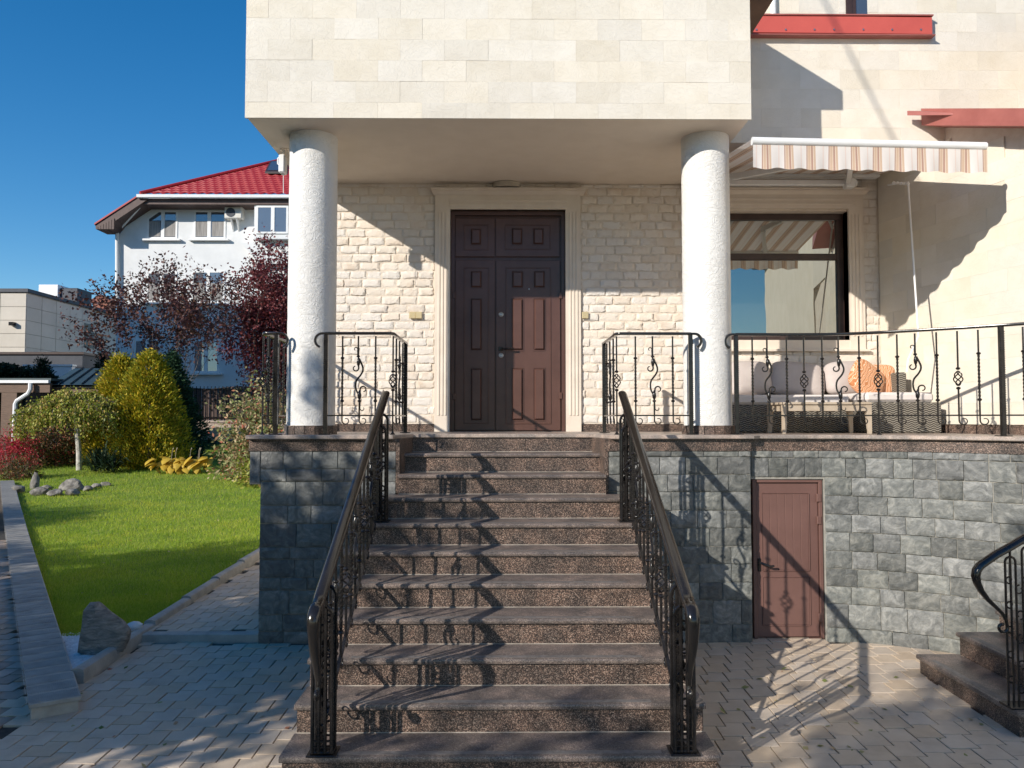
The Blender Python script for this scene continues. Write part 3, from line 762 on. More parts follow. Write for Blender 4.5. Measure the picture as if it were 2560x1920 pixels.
m = MB(); m.rings([[(x, y, z) for x, y in inset(outl, i_)] for i_, z in ((.006, T - .034), (.0, T - .028), (0, T - .006), (.006, T))])
m.build('terrace_slab', M['terrace'], house, True, 30)

# granite cheeks of the recess
for s_, x in ((1, RX0), (-1, RX1)):
    m = MB(); m.prism([(x - s_*.03, YW - .018), (x, YW - .018), (x + s_*.055, Y0 + .03), (x - s_*.06, Y0 + .03)], 'z', T - 3*RI, T - .034)
    m.build('granite_cheek', M['granite'], house, False)

# --- cellar door
p = cpath(DL0); q = cpath(DL1); a0, a1, yd = p.x, q.x, 6.655
cd = MB().box(a0, a1, yd + .055, yd + .085, -.02, DTZ).build('cellar_door', M['cellar'], house, False)
m = MB(); z0 = pz(6.6) + .005
m.cbox(a0, a0 + .03, yd + .01, yd + .056, z0, DTZ, .003); m.cbox(a1 - .03, a1, yd + .01, yd + .056, z0, DTZ, .003); m.cbox(a0 + .03, a1 - .03, yd + .01, yd + .056, DTZ - .03, DTZ, .003)
m.build('door_frame', M['cellar'], cd)
MB().cbox(a0 + .034, a1 - .034, yd + .03, yd + .056, z0 + .012, DTZ - .034, .003).build('door_leaf', M['cellar'], cd)
zmid = P(1970, 1435, 6.68).z
for (zb, zt, nb) in ((z0 + .11, zmid - .03, 1), (zmid + .03, DTZ - .125, 6)):
    m = MB(); b0, b1 = a0 + .085, a1 - .115
    for (p0, p1, r0, r1) in ((b0, b1, zt, zt + .008), (b0, b1, zb - .008, zb), (b0 - .008, b0, zb, zt), (b1, b1 + .008, zb, zt)): m.cbox(p0, p1, yd + .022, yd + .032, r0, r1, .002)
    m.build('moulding', M['cellar'], cd)
    for k in range(nb):
        x0_, x1_ = b0 + (b1-b0)*k/nb, b0 + (b1-b0)*(k+1)/nb; MB().cbox(x0_ + .001, x1_ - .001, yd + .027, yd + .034, zb + .002, zt - .002, .0025).build('board', M['cellar'], cd)
m = MB(); hz = P(1905, 1412, 6.66).z; hx = a0 + .055
m.cbox(hx - .014, hx + .014, yd + .022, yd + .031, hz - .06, hz + .05, .004); m.tube([(hx, yd + .03, hz + .02), (hx, yd - .02, hz + .02), (hx + .02, yd - .025, hz + .012), (hx + .075, yd - .025, hz - .008), (hx + .11, yd - .025, hz - .005)], [.01, .01, .011, .01, .008], 8)
m.build('door_handle', M['iron'], cd)
for zz in (1.21, 1.02, .2): MB().cbox(a1 - .05, a1 - .012, yd + .002, yd + .02, zz, zz + .07, .004).build('hinge', M['cellar'], cd)

# ================================================================== STAIRS
def nose_slab(x0, x1, yf, yb, zt, th=.03):
    """granite tread with a rounded front edge"""
    pr = [(yf + .004, zt - th), (yf, zt - th + .008), (yf, zt - .010), (yf + .003, zt - .003), (yf + .010, zt), (yb, zt), (yb, zt - th)]
    m = MB(); m.prism(pr, 'x', x0, x1); return m
stair = thing('entrance_staircase', 'brown granite entrance staircase rising to the double front door', 'staircase', (0, 4.2, 0))
stair.location = (0, 0, 0)
for k in range(0, 11):
    yf, zt = Y0 - TR * k, T - RI * k
    x0, x1 = (RX0 + .004, RX1 - .004) if k < 3 else (-1.175, 1.128)
    st_ = thing('step', None, None); st_.parent = stair
    if k: 
        nose_slab(x0, x1, yf, yf + TR + .02, zt).build('tread', M['tread'], st_, True, 30)
        if k > 3:
            rnd = random.Random(k); MB().box(x0 + .25, x1 - .3, yf + .03, yf + .07, zt - .001, zt + .0012).build('honed_band', M['strip'], st_, False)
    cut = rnd.uniform(.2, .7) if k > 3 else .62
    e = .012 if k >= 3 else 0; xc = x0 + (x1 - x0) * cut
    zb = zt - RI + .0 if k < 10 else -.02
    for a, b in ((x0 + e, xc - .001), (xc + .001, x1 - e)):
        m = MB(); m.box(a, b, yf + .022, yf + .05, zb + (.001 if k < 10 else 0), zt - .031); m.build('riser', M['granite'], st_, False)
    if k < 10: MB().box(x0 + e, x1 - e, yf + .0185, yf + .03, zb + .0005, zb + .004).build('joint', M['joint'], st_, False)
    m = MB(); m.box(x0 + e + .003, x1 - e - .003, yf + .051, (yf + TR + .02) if k else yf + .2, -.05, zt - .032)
    m.build('step_core', M['granite'], st_, False)

st2 = thing('side_staircase', 'dark granite side staircase turning up along the curved stone wall', 'staircase', (0, 0, 0))
for j in range(7):
    xf = 3.055 + .3 * j; zt = RI * (j + 1) + .01
    s_ = thing('step', None, None); s_.parent = st2
    pr = [(xf + .004, zt - .03), (xf, zt - .022), (xf, zt - .01), (xf + .003, zt - .003), (xf + .01, zt), (xf + .32, zt), (xf + .32, zt - .03)]
    MB().prism(pr, 'y', 4.70, 5.85).build('tread', M['tread'], s_, True, 30)
    MB().box(xf + .022, xf + .05, 4.72, 5.835, -.05 if j == 0 else zt - RI + .001, zt - .031).build('riser', M['granite'], s_, False)
    MB().box(xf + .05, xf + .35, 4.722, 5.833, -.05, zt - .032).build('step_core', M['granite'], s_, False)
    MB().box(xf + .03, xf + .07, 4.9, 5.7, zt - .001, zt + .0012).build('honed_band', M['strip'], s_, False)

# ================================================================== WROUGHT IRON
def curl(cx, cz, r, a0, turn, n=14, shrink=.45):
    """spiral arc in the XZ plane round (cx, cz), angle a0 turning by 'turn' degrees"""
    out = []
    for i in range(n + 1):
        t_ = i / n; a = R(a0 + turn * t_); q = r * (1 - shrink * t_); out.append((cx + q * math.cos(a), 0, cz + q * math.sin(a)))
    return out
def knuckle(m, z, r=.018, h=.012, x=0): m.lathe([(.006, -h), (r * .8, -h * .6), (r, 0), (r * .8, h * .6), (.006, h)], (x, 0, z), 8)
def twisted(m, z0, z1, a=.0102, turns=3.2, n=40):
    rg = []
    for i in range(n + 1):
        z = z0 + (z1 - z0) * i / n; t_ = 2 * math.pi * turns * i / n
        rg.append([(a * math.cos(t_ + math.pi/2*k), a * math.sin(t_ + math.pi/2*k), z) for k in range(4)])
    m.rings(rg)
H = .775
def hook(m, s=1):
    pts = [(0, 0, .10), (0, 0, .045)] + [(s * x, 0, z) for x, _, z in curl(.033, .045, .033, 180, 300, 14, .45)]
    m.tube(pts, [.0062] * 2 + [.0062 - .003 * i / 14 for i in range(15)], 7)
def baluster(kind, s=1):
    m = MB()
    if kind == 'twist':
        m.tube([(0, 0, .09), (0, 0, .215)], .0074, 7); twisted(m, .215, .585); m.tube([(0, 0, .585), (0, 0, H)], .0074, 7)
        knuckle(m, .215); knuckle(m, .585); hook(m, s)
    elif kind == 'basket':
        m.tube([(0, 0, .09), (0, 0, .31)], .0074, 7); m.tube([(0, 0, .47), (0, 0, H)], .0074, 7); knuckle(m, .31); knuckle(m, .47); hook(m, s)
        for q in range(4):
            pts = []
            for i in range(15):
                t_ = i / 14; a = math.pi / 2 * q + 1.3 * math.pi * t_; r = .030 * math.sin(math.pi * t_) ** .8 + .004; pts.append((r * math.cos(a), r * math.sin(a), .33 + .12 * t_))
            m.tube(pts, .005, 6)
    else:                                                  # scroll: leaf buds joined by an S
        m.tube([(0, 0, .09), (0, 0, .21)], .0075, 7); m.tube([(-.012*s, 0, .60), (-.012*s, 0, H)], .0074, 7); hook(m, s)
        knuckle(m, .215, .017, .012); knuckle(m, .60, .016, .011, -.012*s)
        m.lathe([(.006, -.04), (.015, -.022), (.018, 0), (.012, .025), (.003, .045)], (0, 0, .265), 10)
        m.lathe([(.003, -.045), (.012, -.025), (.016, 0), (.012, .022), (.006, .04)], (-.010*s, 0, .55), 10)
        def tb(pts, r0, r1): m.tube([(s * x, 0, z) for x, _, z in pts], [r0 + (r1 - r0) * i / (len(pts) - 1) for i in range(len(pts))], 7)
        ctl = [(-.004, .58), (.012, .545), (.028, .505), (.026, .468), (.004, .43), (-.024, .395), (-.033, .35), (-.026, .305), (-.008, .275), (0, .25)]
        sm = []
        for i in range(len(ctl) - 1):
            p0, p1, p2, p3 = ctl[max(i-1, 0)], ctl[i], ctl[i+1], ctl[min(i+2, len(ctl)-1)]
            for u in (0, .5):
                f = lambda k: .5 * (2*p1[k] + (p2[k]-p0[k])*u + (2*p0[k]-5*p1[k]+4*p2[k]-p3[k])*u*u + (3*p1[k]-p0[k]-3*p2[k]+p3[k])*u**3)
                sm.append((f(0), 0, f(1)))
        tb(sm + [(0, 0, .25)], .0085, .0075)
        tb([(-.010, 0, .53), (-.008, 0, .505)] + curl(-.034, .497, .027, 10, -270, 14, .35), .0075, .0045)
        tb([(.002, 0, .275), (.006, 0, .30)] + curl(.034, .315, .028, 170, -260, 14, .35), .0075, .0045)
        tb([(-.016, 0, .61), (-.018, 0, .65)] + curl(-.034, .662, .017, 0, 250, 12, .35), .0055, .003)
        tb([(.004, 0, .20), (.006, 0, .155)] + curl(.026, .150, .02, 180, 220, 10, .35), .005, .003)
    m.v = [(x, y * 1.12, z) for x, y, z in m.v]; me = m.mesh('baluster', True, 50); me.materials.append(M['iron']); return me
BAL = {(k, s): baluster(k, s) for k in ('twist', 'scroll', 'basket') for s in (1, -1)}
RAILP = [(.016, -.012), (.019, -.004), (.017, .007), (.009, .013), (-.009, .013), (-.017, .007), (-.019, -.004), (-.016, -.012)]
STAIRP = [(a * 1.07, b * 1.05) for a, b in [(.020, -.016), (.029, -.010), (.031, .003), (.024, .016), (.010, .022), (-.010, .022), (-.024, .016), (-.031, .003), (-.029, -.010), (-.020, -.016)]]
BARP = [(-.011, -.006), (.011, -.006), (.011, .006), (-.011, .006)]


def post(parent, x, y, zt, sz=.017):
    """square post with hammered edges and a foot plate"""
    m = MB(); m.cbox(x - sz, x + sz, y - sz, y + sz, T, zt, .003); m.cbox(x - .05, x + .05, y - .04, y + .04, T, T + .008, .003)
    for k in range(44):
        z = T + .06 + (zt - T - .1) * k / 43
        for dx in (-sz, sz): m.lathe([(.001, -.004), (.0045, 0), (.001, .004)], (x + dx, y - sz, z), 5)
    return m.build('post', M['iron'], parent)
RT = 2.655


def terrace_rail(label, pts, bals, posts, ends):
    """pts: plan polyline of the rail; bals: (x, y, dir, kind, flip, full) ; ends: curls in plan"""
    t_ = thing('terrace_railing', label, 'railing', group=None)
    MB().sweep([(x, y, RT) for x, y in pts], RAILP).build('handrail', M['rail'], t_, True, 40)
    for e in ends: MB().sweep(e, [(a * .8, b * .8) for a, b in RAILP], side=(0, 1, 0)).build('rail_scroll', M['rail'], t_, True, 40)
    low = [p for p in pts]
    MB().sweep([(x, y, T + .165) for x, y in low], BARP).build('lower_rail', M['iron'], t_, False)
    for x, y, rz, kind, fl, full in bals:
        link('baluster', BAL[kind, fl], None, t_, (x, y, T + .075), rz)
        if full:
            m = MB(); m.tube([(x, y, T + .005), (x, y, T + .2)], .0065, 7); m.lathe([(.022, 0), (.022, .006), (.012, .016), (.006, .03)], (x, y, T), 10); m.build('foot', M['iron'], t_)
    for x, y in posts: post(t_, x, y, RT - .01)
    return t_
def endcurl(x, y, s):
    """rail end that runs past the post and rolls under"""
    pts = [(x, y, RT)] + [(x + s * (.03 + q * .075), y, RT - .055 * (1 - math.cos(q * 2.6)) - .02 * max(0, q - .8)) for q in [i / 10 for i in range(1, 9)]]
    cx, cz = x + s * .055, RT - .062
    pts = [(x, y, RT), (x + s*.03, y, RT)] + [(x + s*.035 + s * .060 * math.cos(R(a)), y - .0, RT - .060 + .060 * math.sin(R(a))) for a in range(80, -75, -15)]
    return pts
YR = 6.72
def arcc(c, r, a0, a1, n=6): return [(c[0] + r*math.cos(R(a0 + (a1-a0)*i/n)), c[1] + r*math.sin(R(a0 + (a1-a0)*i/n))) for i in range(n+1)]
# left of the steps
xs_ = [P(v, 1040, YR).x for v in (813.6, 855, 898, 938, 981)]
ret = [(xs_[4], YR + .22 * (k + 1), R(90), kd, 1, False) for k, kd in enumerate(('twist', 'scroll', 'twist'))]
terrace_rail('black scrollwork terrace railing between left column and the steps', [(xs_[0] - .005, YR)] + [(xs_[4] - .05, YR)] + arcc((xs_[4] - .045, YR + .045), .045, -75, 0, 5) + [(xs_[4], 7.62)],
             [(xs_[1], YR, 0, 'twist', 1, 0), (xs_[2], YR, 0, 'scroll', 1, 0), (xs_[3], YR, 0, 'twist', 1, 0), (xs_[4], YR + .02, 0, 'basket', 1, 1)] + ret, [(xs_[0], YR), (xs_[4], 7.60)], [endcurl(xs_[0], YR, -1)])
xs_ = [P(v, 1040, YR).x for v in (1727.6, 1683, 1636, 1589.5, 1543)]
ret = [(xs_[4], YR + .22 * (k + 1), R(90), kd, -1, False) for k, kd in enumerate(('twist', 'scroll', 'twist'))]
terrace_rail('black scrollwork terrace railing between right column and the steps', [(xs_[4], 7.62)] + arcc((xs_[4] + .045, YR + .045), .045, 180, 255, 5) + [(xs_[4] + .05, YR), (xs_[0] + .005, YR)],
             [(xs_[1], YR, 0, 'twist', 1, 0), (xs_[2], YR, 0, 'scroll', 1, 0), (xs_[3], YR, 0, 'twist', 1, 0), (xs_[4], YR + .02, 0, 'basket', 1, 1)] + ret, [(xs_[0], YR), (xs_[4], 7.60)], [endcurl(xs_[0], YR, 1)])
# corner left of the left column, running back along the terrace side
xl, xp = -2.085, -1.968
bl = [(xl, YR + .02, 0, 'basket', 1, 1), (-2.03, YR, 0, 'twist', 1, 0)] + [(xl, YR + .16 * (k + 1), R(90), ('scroll', 'twist', 'basket', 'twist')[k % 4], 1, 0) for k in range(9)]
terrace_rail('black terrace railing at the garden corner outside the left column', [(xl, 8.28), (xl, YR + .05)] + arcc((xl + .045, YR + .045), .045, 180, 260, 5) + [(xp + .005, YR)], bl, [(xp, YR)], [endcurl(xp, YR, 1)])
# long rail on the right, following the curved edge
RP = [Vector((2.02, 6.78)), Vector((2.5, 6.785)), Vector((2.8, 6.77)), Vector((3.0, 6.71)), Vector((3.22, 6.60)), Vector((3.45, 6.45)), Vector((3.7, 6.27)), Vector((3.95, 6.06)), Vector((4.2, 5.80)), Vector((4.5, 5.45))]
def rp(x):
    for a, b in zip(RP[:-1], RP[1:]):
        if x <= b.x: t_ = (x - a.x) / (b.x - a.x); return a.lerp(b, t_), math.atan2((b-a).y, (b-a).x)
    return RP[-1], 0
def rx_at(nx):
    lo, hi = 2.0, 4.5
    for _ in range(40):
        mid = (lo + hi) / 2; p, _a = rp(mid); u = 1262 + 1950 * p.x / p.y
        if u < nx: lo = mid
        else: hi = mid
    return mid
kinds = ['twist', 'scroll', 'twist', 'basket', 'twist', 'scroll', 'twist', 'basket', 'twist', 'scroll', 'twist', 'basket', 'twist']
bl = []
for nx, kd in zip((1884, 1924.6, 1970.5, 2014, 2060, 2105, 2153.5, 2201, 2250, 2299.6, 2350, 2403, 2456), kinds):
    x = rx_at(nx); p, a = rp(x); bl.append((p.x, p.y, a, kd, 1, nx == 2201))
for nx, kd in ((2570, 'twist'), (2625, 'scroll')):
    x = rx_at(nx); p, a = rp(x); bl.append((p.x, p.y, a, kd, 1, 0))
xe = rx_at(2514); pe, _ = rp(xe)
smooth_rail = [tuple(rp(2.02 + (4.48 - 2.02) * i / 60)[0]) for i in range(61)]
terrace_rail('long black scrollwork railing along the curved terrace edge in front of the sofa', smooth_rail, bl, [(2.02, 6.78), (pe.x, pe.y)], [endcurl(2.02, 6.78, -1)])


def newel(parent, h, tops):
    """cluster of bars on a base plate; h: height of the plate; tops: rail underside for each row"""
    pass
def stair_rail(label, xc, ydirs, mirror=False):
    """railing of a straight flight rising along +Y at x = xc"""
    t_ = thing('stair_railing', label, 'railing')
    zr = lambda y: .93 + (y - 3.95) * .517
    nz = lambda y: RI + (y - 4.142) * (RI / TR)
    line = [(xc, 6.27, zr(6.27) - .03), (xc, 6.262, zr(6.262) - .004)] + [(xc, y, zr(y)) for y in (6.23, 5.5, 4.8, 4.3, 4.08)]
    cx_, cz_ = 4.02, zr(4.02) - .075
    arc = [(xc, 4.02 + .0 - .078 * math.sin(R(a)), cz_ + .078 * math.cos(R(a))) for a in range(-10, 95, 15)]
    tail = [(xc, 3.945, cz_ - .04), (xc, 3.958, cz_ - .10), (xc, 3.99, cz_ - .17), (xc, 4.03, cz_ - .235), (xc, 4.062, cz_ - .30), (xc, 4.07, cz_ - .345)]
    pts = line + arc + tail; rg = []
    n0 = len(line) + len(arc)
    m = MB(); pv = [Vector(p) for p in pts]
    for i, p in enumerate(pv):
        tg = (pv[min(i+1, len(pv)-1)] - pv[max(i-1, 0)]).normalized(); sd = Vector((1, 0, 0)); up = tg.cross(sd).normalized()
        if up.z < 0 and i < len(line): up = -up
        k = 1 if i < n0 - 2 else 1 - .55 * (i - n0 + 2) / (len(pv) - n0 + 1)
        if i == 0: k = .8
        rg.append([p + sd * a * k - (tg.cross(sd)).normalized() * -b * k for a, b in STAIRP])
    m.rings(rg); m.build('handrail', M['rail'], t_, True, 40)
    m = MB(); m.tube([(xc, 4.07, cz_ - .33), (xc, 4.065, cz_ - .37)] + [(xc, 4.035 + .026 * (1 - .04*i) * math.cos(R(-20 - 20*i)), cz_ - .37 + .026 * (1 - .04*i) * math.sin(R(-20 - 20*i))) for i in range(14)], .011, 8)
    m.build('rail_scroll', M['iron'], t_)
    for yn, zb in ((4.20, RI), (6.0, T - 4 * RI)):
        nw = thing('newel', None, None); nw.parent = t_
        m = MB(); m.cbox(xc - .078, xc + .078, yn - .065, yn + .065, zb, zb + .01, .003); m.cbox(xc - .062, xc + .062, yn - .045, yn + .045, zb + .01, zb + .022, .003)
        m.build('base_plate', M['iron'], nw)
        for iy, dy in enumerate((-.04, .04)):
            top = zr(yn + dy) - .02
            for ix, dx in enumerate((-.05, -.017, .017, .05)):
                if ix in (1, 2): 
                    if iy == 1 and ix == 2: continue
                    MB().tube([(xc + dx, yn + dy, zb + .015), (xc + dx, yn + dy, top)], .0102, 7).build('bar', M['iron'], nw)
            hgt = top - .035 - (0 if iy else .05)
            U = [(xc - .05, yn + dy, zb + .015), (xc - .05, yn + dy, hgt - .05)] + [(xc - .05 * math.cos(R(a)), yn + dy, hgt - .05 + .05 * math.sin(R(a))) for a in range(15, 180, 15)] + [(xc + .05, yn + dy, hgt - .05), (xc + .05, yn + dy, zb + .015)]
            MB().tube(U, .0102, 7).build('bar', M['iron'], nw)
        m = MB()
        for k in range(5):
            zc_ = zb + .12 + k * .13; s_ = 1 if k % 2 else -1
            pl = [(xc + s_ * x, yn, z) for x, _, z in curl(.018, zc_, .03, 200, -330, 14, .55)]; m.tube(pl, .0068, 6)
            pl = [(xc - s_ * x, yn + .012, z) for x, _, z in curl(.02, zc_ + .06, .026, 150, 320, 14, .5)]; m.tube(pl, .0064, 6)
        for z in (zb + .045, zb + .075, zb + .5):
            for dy in (-.04, .04): m.tube([(xc - .055, yn + dy, z), (xc + .055, yn + dy, z)], .006, 6)
        m.tube([(xc, yn + .006, zb + .015), (xc, yn + .006, zb + .72)], .005, 6); m.tube([(xc, yn - .04, zb + .05), (xc, yn + .04, zb + .05)], .006, 6); m.tube([(xc, yn - .04, zb + .5), (xc, yn + .04, zb + .5)], .006, 6)
        for k in range(3): m.lathe([(.004, -.035), (.013, -.018), (.016, 0), (.011, .02), (.004, .035)], (xc - .03 + .03*k, yn, zb + .33 + .12*k), 8)
        m.build('scrollwork', M['iron'], nw)
    y0_, y1_ = 4.33, 5.90; nb = 12
    m = MB(); m.sweep([(xc, 4.22, nz(4.22) + .11), (xc, 5.98, nz(5.98) + .11)], BARP, side=(1, 0, 0)); m.build('lower_rail', M['iron'], t_, False)
    pat = ['twist', 'scroll', 'twist', 'basket']
    for k in range(nb):
        y = y0_ + (y1_ - y0_) * k / (nb - 1); zb = nz(y) + .022; zt = zr(y) - .014; sc = (zt - zb) / H
        link('baluster', BAL[pat[k % 4], 1], None, t_, (xc, y, zb), R(90), (1, 1, sc))
    return t_
stair_rail('black wrought-iron stair railing on the garden side of the entrance steps', -.955, None)
stair_rail('black wrought-iron stair railing on the cellar-door side of the entrance steps', .945, None)

# railing of the side staircase (profile along +X)
t_ = thing('stair_railing', 'black wrought-iron railing of the side staircase with a rolled handrail end', 'railing')
ys2 = 4.80
def q2(zx_, zy_): p = P(2200 + zx_ / 2.764, 1300 + zy_ / 2.764, ys2); return (p.x, ys2, p.z)
pr = [q2(*c) for c in ((1500, -110), (995, 128), (900, 185), (800, 240), (735, 285), (690, 318), (668, 350), (662, 390), (672, 435), (700, 490), (745, 548), (800, 600), (845, 645), (872, 695), (880, 740))]
sc_ = [1] * 8 + [.9, .75, .6, .5, .45, .42, .4]; m = MB(); rg = []; pv = [Vector(p) for p in pr]
for i, p in enumerate(pv):
    tg = (pv[min(i+1, len(pv)-1)] - pv[max(i-1, 0)]).normalized(); sd = Vector((0, 1, 0)); up = sd.cross(tg).normalized()
    rg.append([p + sd * a * sc_[i] + up * b * sc_[i] for a, b in STAIRP])
m.rings(rg); m.build('handrail', M['rail'], t_, True, 40)
c = q2(848, 742); m = MB(); m.tube([(c[0] + .031 * (1 - .03*i) * math.cos(R(0 - 22*i)), ys2, c[2] + .031 * (1 - .03*i) * math.sin(R(0 - 22*i))) for i in range(14)], .010, 8); m.build('rail_scroll', M['iron'], t_)
zb2 = RI + .01
m = MB(); a = q2(850, 0)[0]; b = q2(1000, 0)[0]; m.cbox(a - .02, b + .12, ys2 - .06, ys2 + .06, zb2, zb2 + .012, .003); m.build('base_plate', M['iron'], t_)
def rz2(x): p0, p1 = pr[1], pr[4]; return p0[2] + (x - p0[0]) * (p1[2] - p0[2]) / (p1[0] - p0[0])
for k in range(9):
    x0_ = a + .005 + k * .105
    m = MB(); hh = rz2(x0_ + .03) - .035; z00 = zb2 if k < 2 else zb2 + (x0_ - a) * .55
    U = [(x0_, ys2, z00), (x0_, ys2, hh - .055)] + [(x0_ + .032 - .032 * math.cos(R(g)), ys2, hh - .055 + .032 * math.sin(R(g))) for g in range(15, 180, 15)] + [(x0_ + .064, ys2, hh - .055), (x0_ + .064, ys2, z00)]
    m.tube(U, .0075, 7); m.tube([(x0_ + .032, ys2, z00), (x0_ + .032, ys2, rz2(x0_ + .032) - .012)], .0075, 7)
    for j in range(5):
        zc_ = z00 + .1 + j * .15
        m.tube([(x0_ + .085 + x, ys2, z) for x, _, z in curl(0, zc_, .03, 90 + 180 * (j % 2), 320, 14, .5)], .005, 6)
        m.tube([(x0_ + .03 + x, ys2 + .01, z) for x, _, z in curl(0, zc_ + .06, .024, 270, -320, 12, .5)], .005, 6)
    m.build('baluster', M['iron'], t_)

# ================================================================== AWNING
fab, N, B = base_mat('striped_awning_fabric')
vec = posn(N); sx = N.nodes.new('ShaderNodeSeparateXYZ'); N.links.new(vec, sx.inputs[0])
dv = N.nodes.new('ShaderNodeMath'); dv.operation = 'DIVIDE'; dv.inputs[1].default_value = .1855; N.links.new(sx.outputs[0], dv.inputs[0])
fr = N.nodes.new('ShaderNodeMath'); fr.operation = 'FRACT'; N.links.new(dv.outputs[0], fr.inputs[0])
W_, T1, T2, T3 = (.80, .75, .71), (.46, .29, .23), (.62, .45, .33), (.80, .70, .57)
rp_ = ramp(N, [(0, W_), (.10, (.78, .66, .60)), (.16, W_), (.34, W_), (.37, T1), (.42, T3), (.44, T2), (.53, T2), (.55, T3), (.57, T1), (.63, T1), (.66, T3), (.68, T2), (.74, T2), (.77, W_), (.86, W_)])
rp_.color_ramp.interpolation = 'CONSTANT'
N.links.new(fr.outputs[0], rp_.inputs[0]); N.links.new(rp_.outputs[0], B.inputs['Base Color']); B.inputs['Roughness'].default_value = .9
tr = N.nodes.new('ShaderNodeBsdfTranslucent'); N.links.new(rp_.outputs[0], tr.inputs[0]); mx = N.nodes.new('ShaderNodeMixShader'); mx.inputs[0].default_value = .22
N.links.new(B.outputs[0], mx.inputs[1]); N.links.new(tr.outputs[0], mx.inputs[2]); N.links.new(mx.outputs[0], N.nodes['Material Output'].inputs[0])
M['fabric'] = fab
aw = thing('awning', 'retractable awning with beige striped valance over the terrace window', 'awning')
A0 = P(1880, 353, 6.30); A1 = P(2464, 366, 6.36)
barp = [(.034 * math.cos(R(a)), .034 * math.sin(R(a))) for a in range(0, 360, 30)]
MB().sweep([A0, A1], barp, side=(0, 1, 0)).build('front_bar', M['white'], aw)
m = MB(); n = 90; rows = 5
for j in range(rows + 1):
    for i in range(n + 1):
        t_ = i / n; p = A0.lerp(A1, t_); sc = .5 + .5 * math.cos(2 * math.pi * t_ * 10.3 + 2.5)
        L_ = .188 + .018 * sc; z = p.z - .03 - L_ * j / rows
        m.v.append((p.x + .004 + (A1.x - A0.x - .008) * 0, p.y - .012 + .010 * math.sin(t_ * 65) * j / rows + .006 * math.sin(t_ * 23 + 1) * j / rows, z))
for j in range(rows):
    for i in range(n): m.f.append((j*(n+1)+i, j*(n+1)+i+1, (j+1)*(n+1)+i+1, (j+1)*(n+1)+i))
m.build('valance', fab, aw)
hz_ = 4.46; H0, H1 = 1.95, 3.66
m = MB(); n = 20; m.add([(A0.x, A0.y + .02, A0.z + .02), (A1.x, A1.y + .02, A1.z + .02), (A1.x - .02, 8.2, hz_ + .06), (A0.x, 8.2, hz_ + .06)], [(0, 1, 2, 3)])
m.build('canopy', fab, aw, False)
m = MB(); m.cbox(H0, A1.x - .02, 8.12, 8.22, hz_ + .02, hz_ + .10, .01); m.cbox(H0, H1 + .05, 8.06, 8.12, hz_ - .09, hz_ - .03, .008); m.build('housing', M['white'], aw)
for x0_, x1_, xe_ in ((2.12, 2.75, 2.25), (3.62, 3.25, 3.55)):
    m = MB(); e = Vector((x1_, 7.2, 4.30)); s0 = Vector((x0_, 8.1, hz_ - .05)); f1 = Vector((xe_, A0.y + .05, A0.z - .01))
    for a, b in ((s0, e), (e, f1)): m.sweep([a, b], [(-.022, -.03), (.022, -.03), (.022, .03), (-.022, .03)])
    m.lathe([(.03, -.04), (.034, 0), (.03, .04)], tuple(e), 10); m.cbox(x0_ - .05, x0_ + .05, 8.02, 8.12, hz_ - .12, hz_ - .02, .01); m.build('folding_arm', M['white'], aw)
m = MB(); a = P(2270, 455, 7.55); b = P(2296, 840, 7.25); m.tube([a + Vector((-.05, .3, .06)), a, a.lerp(b, .5), b, P(2270, 900, 7.2), P(2267, 930, 7.2)], .009, 7)
for k in range(5): m.lathe([(.012, -.012), (.02, 0), (.012, .012)], tuple(a + Vector((-.02 * k, .03 * k, -.02 + .012 * k))), 8)
m.build('crank_rod', M['white'], aw)

# ================================================================== TERRACE FURNITURE
wk, N, B = base_mat('grey_wicker')
v_ = posn(N); wv = N.nodes.new('ShaderNodeTexWave'); wv.wave_type = 'BANDS'; wv.bands_direction = 'Z'; wv.inputs['Scale'].default_value = 15; wv.inputs['Distortion'].default_value = 0
sx = N.nodes.new('ShaderNodeSeparateXYZ'); N.links.new(v_, sx.inputs[0])
ph = N.nodes.new('ShaderNodeMath'); ph.operation = 'ADD'; N.links.new(sx.outputs[0], ph.inputs[0]); N.links.new(sx.outputs[1], ph.inputs[1])
sn = N.nodes.new('ShaderNodeMath'); sn.operation = 'MULTIPLY'; sn.inputs[1].default_value = 90; N.links.new(ph.outputs[0], sn.inputs[0])
s2 = N.nodes.new('ShaderNodeMath'); s2.operation = 'SINE'; N.links.new(sn.outputs[0], s2.inputs[0])
s3 = N.nodes.new('ShaderNodeMath'); s3.operation = 'MULTIPLY'; s3.inputs[1].default_value = .007; N.links.new(s2.outputs[0], s3.inputs[0])
zz = N.nodes.new('ShaderNodeMath'); zz.operation = 'ADD'; N.links.new(sx.outputs[2], zz.inputs[0]); N.links.new(s3.outputs[0], zz.inputs[1])
cb = N.nodes.new('ShaderNodeCombineXYZ'); N.links.new(zz.outputs[0], cb.inputs[2]); N.links.new(cb.outputs[0], wv.inputs['Vector'])
rp_ = ramp(N, [(.1, (.04, .035, .028)), (.55, (.19, .17, .14)), (1, (.32, .29, .24))]); N.links.new(wv.outputs[1], rp_.inputs[0]); N.links.new(rp_.outputs[0], B.inputs['Base Color'])
B.inputs['Roughness'].default_value = .55; add_bump(N, B, wv.outputs[1], .006)
M['wicker'] = wk


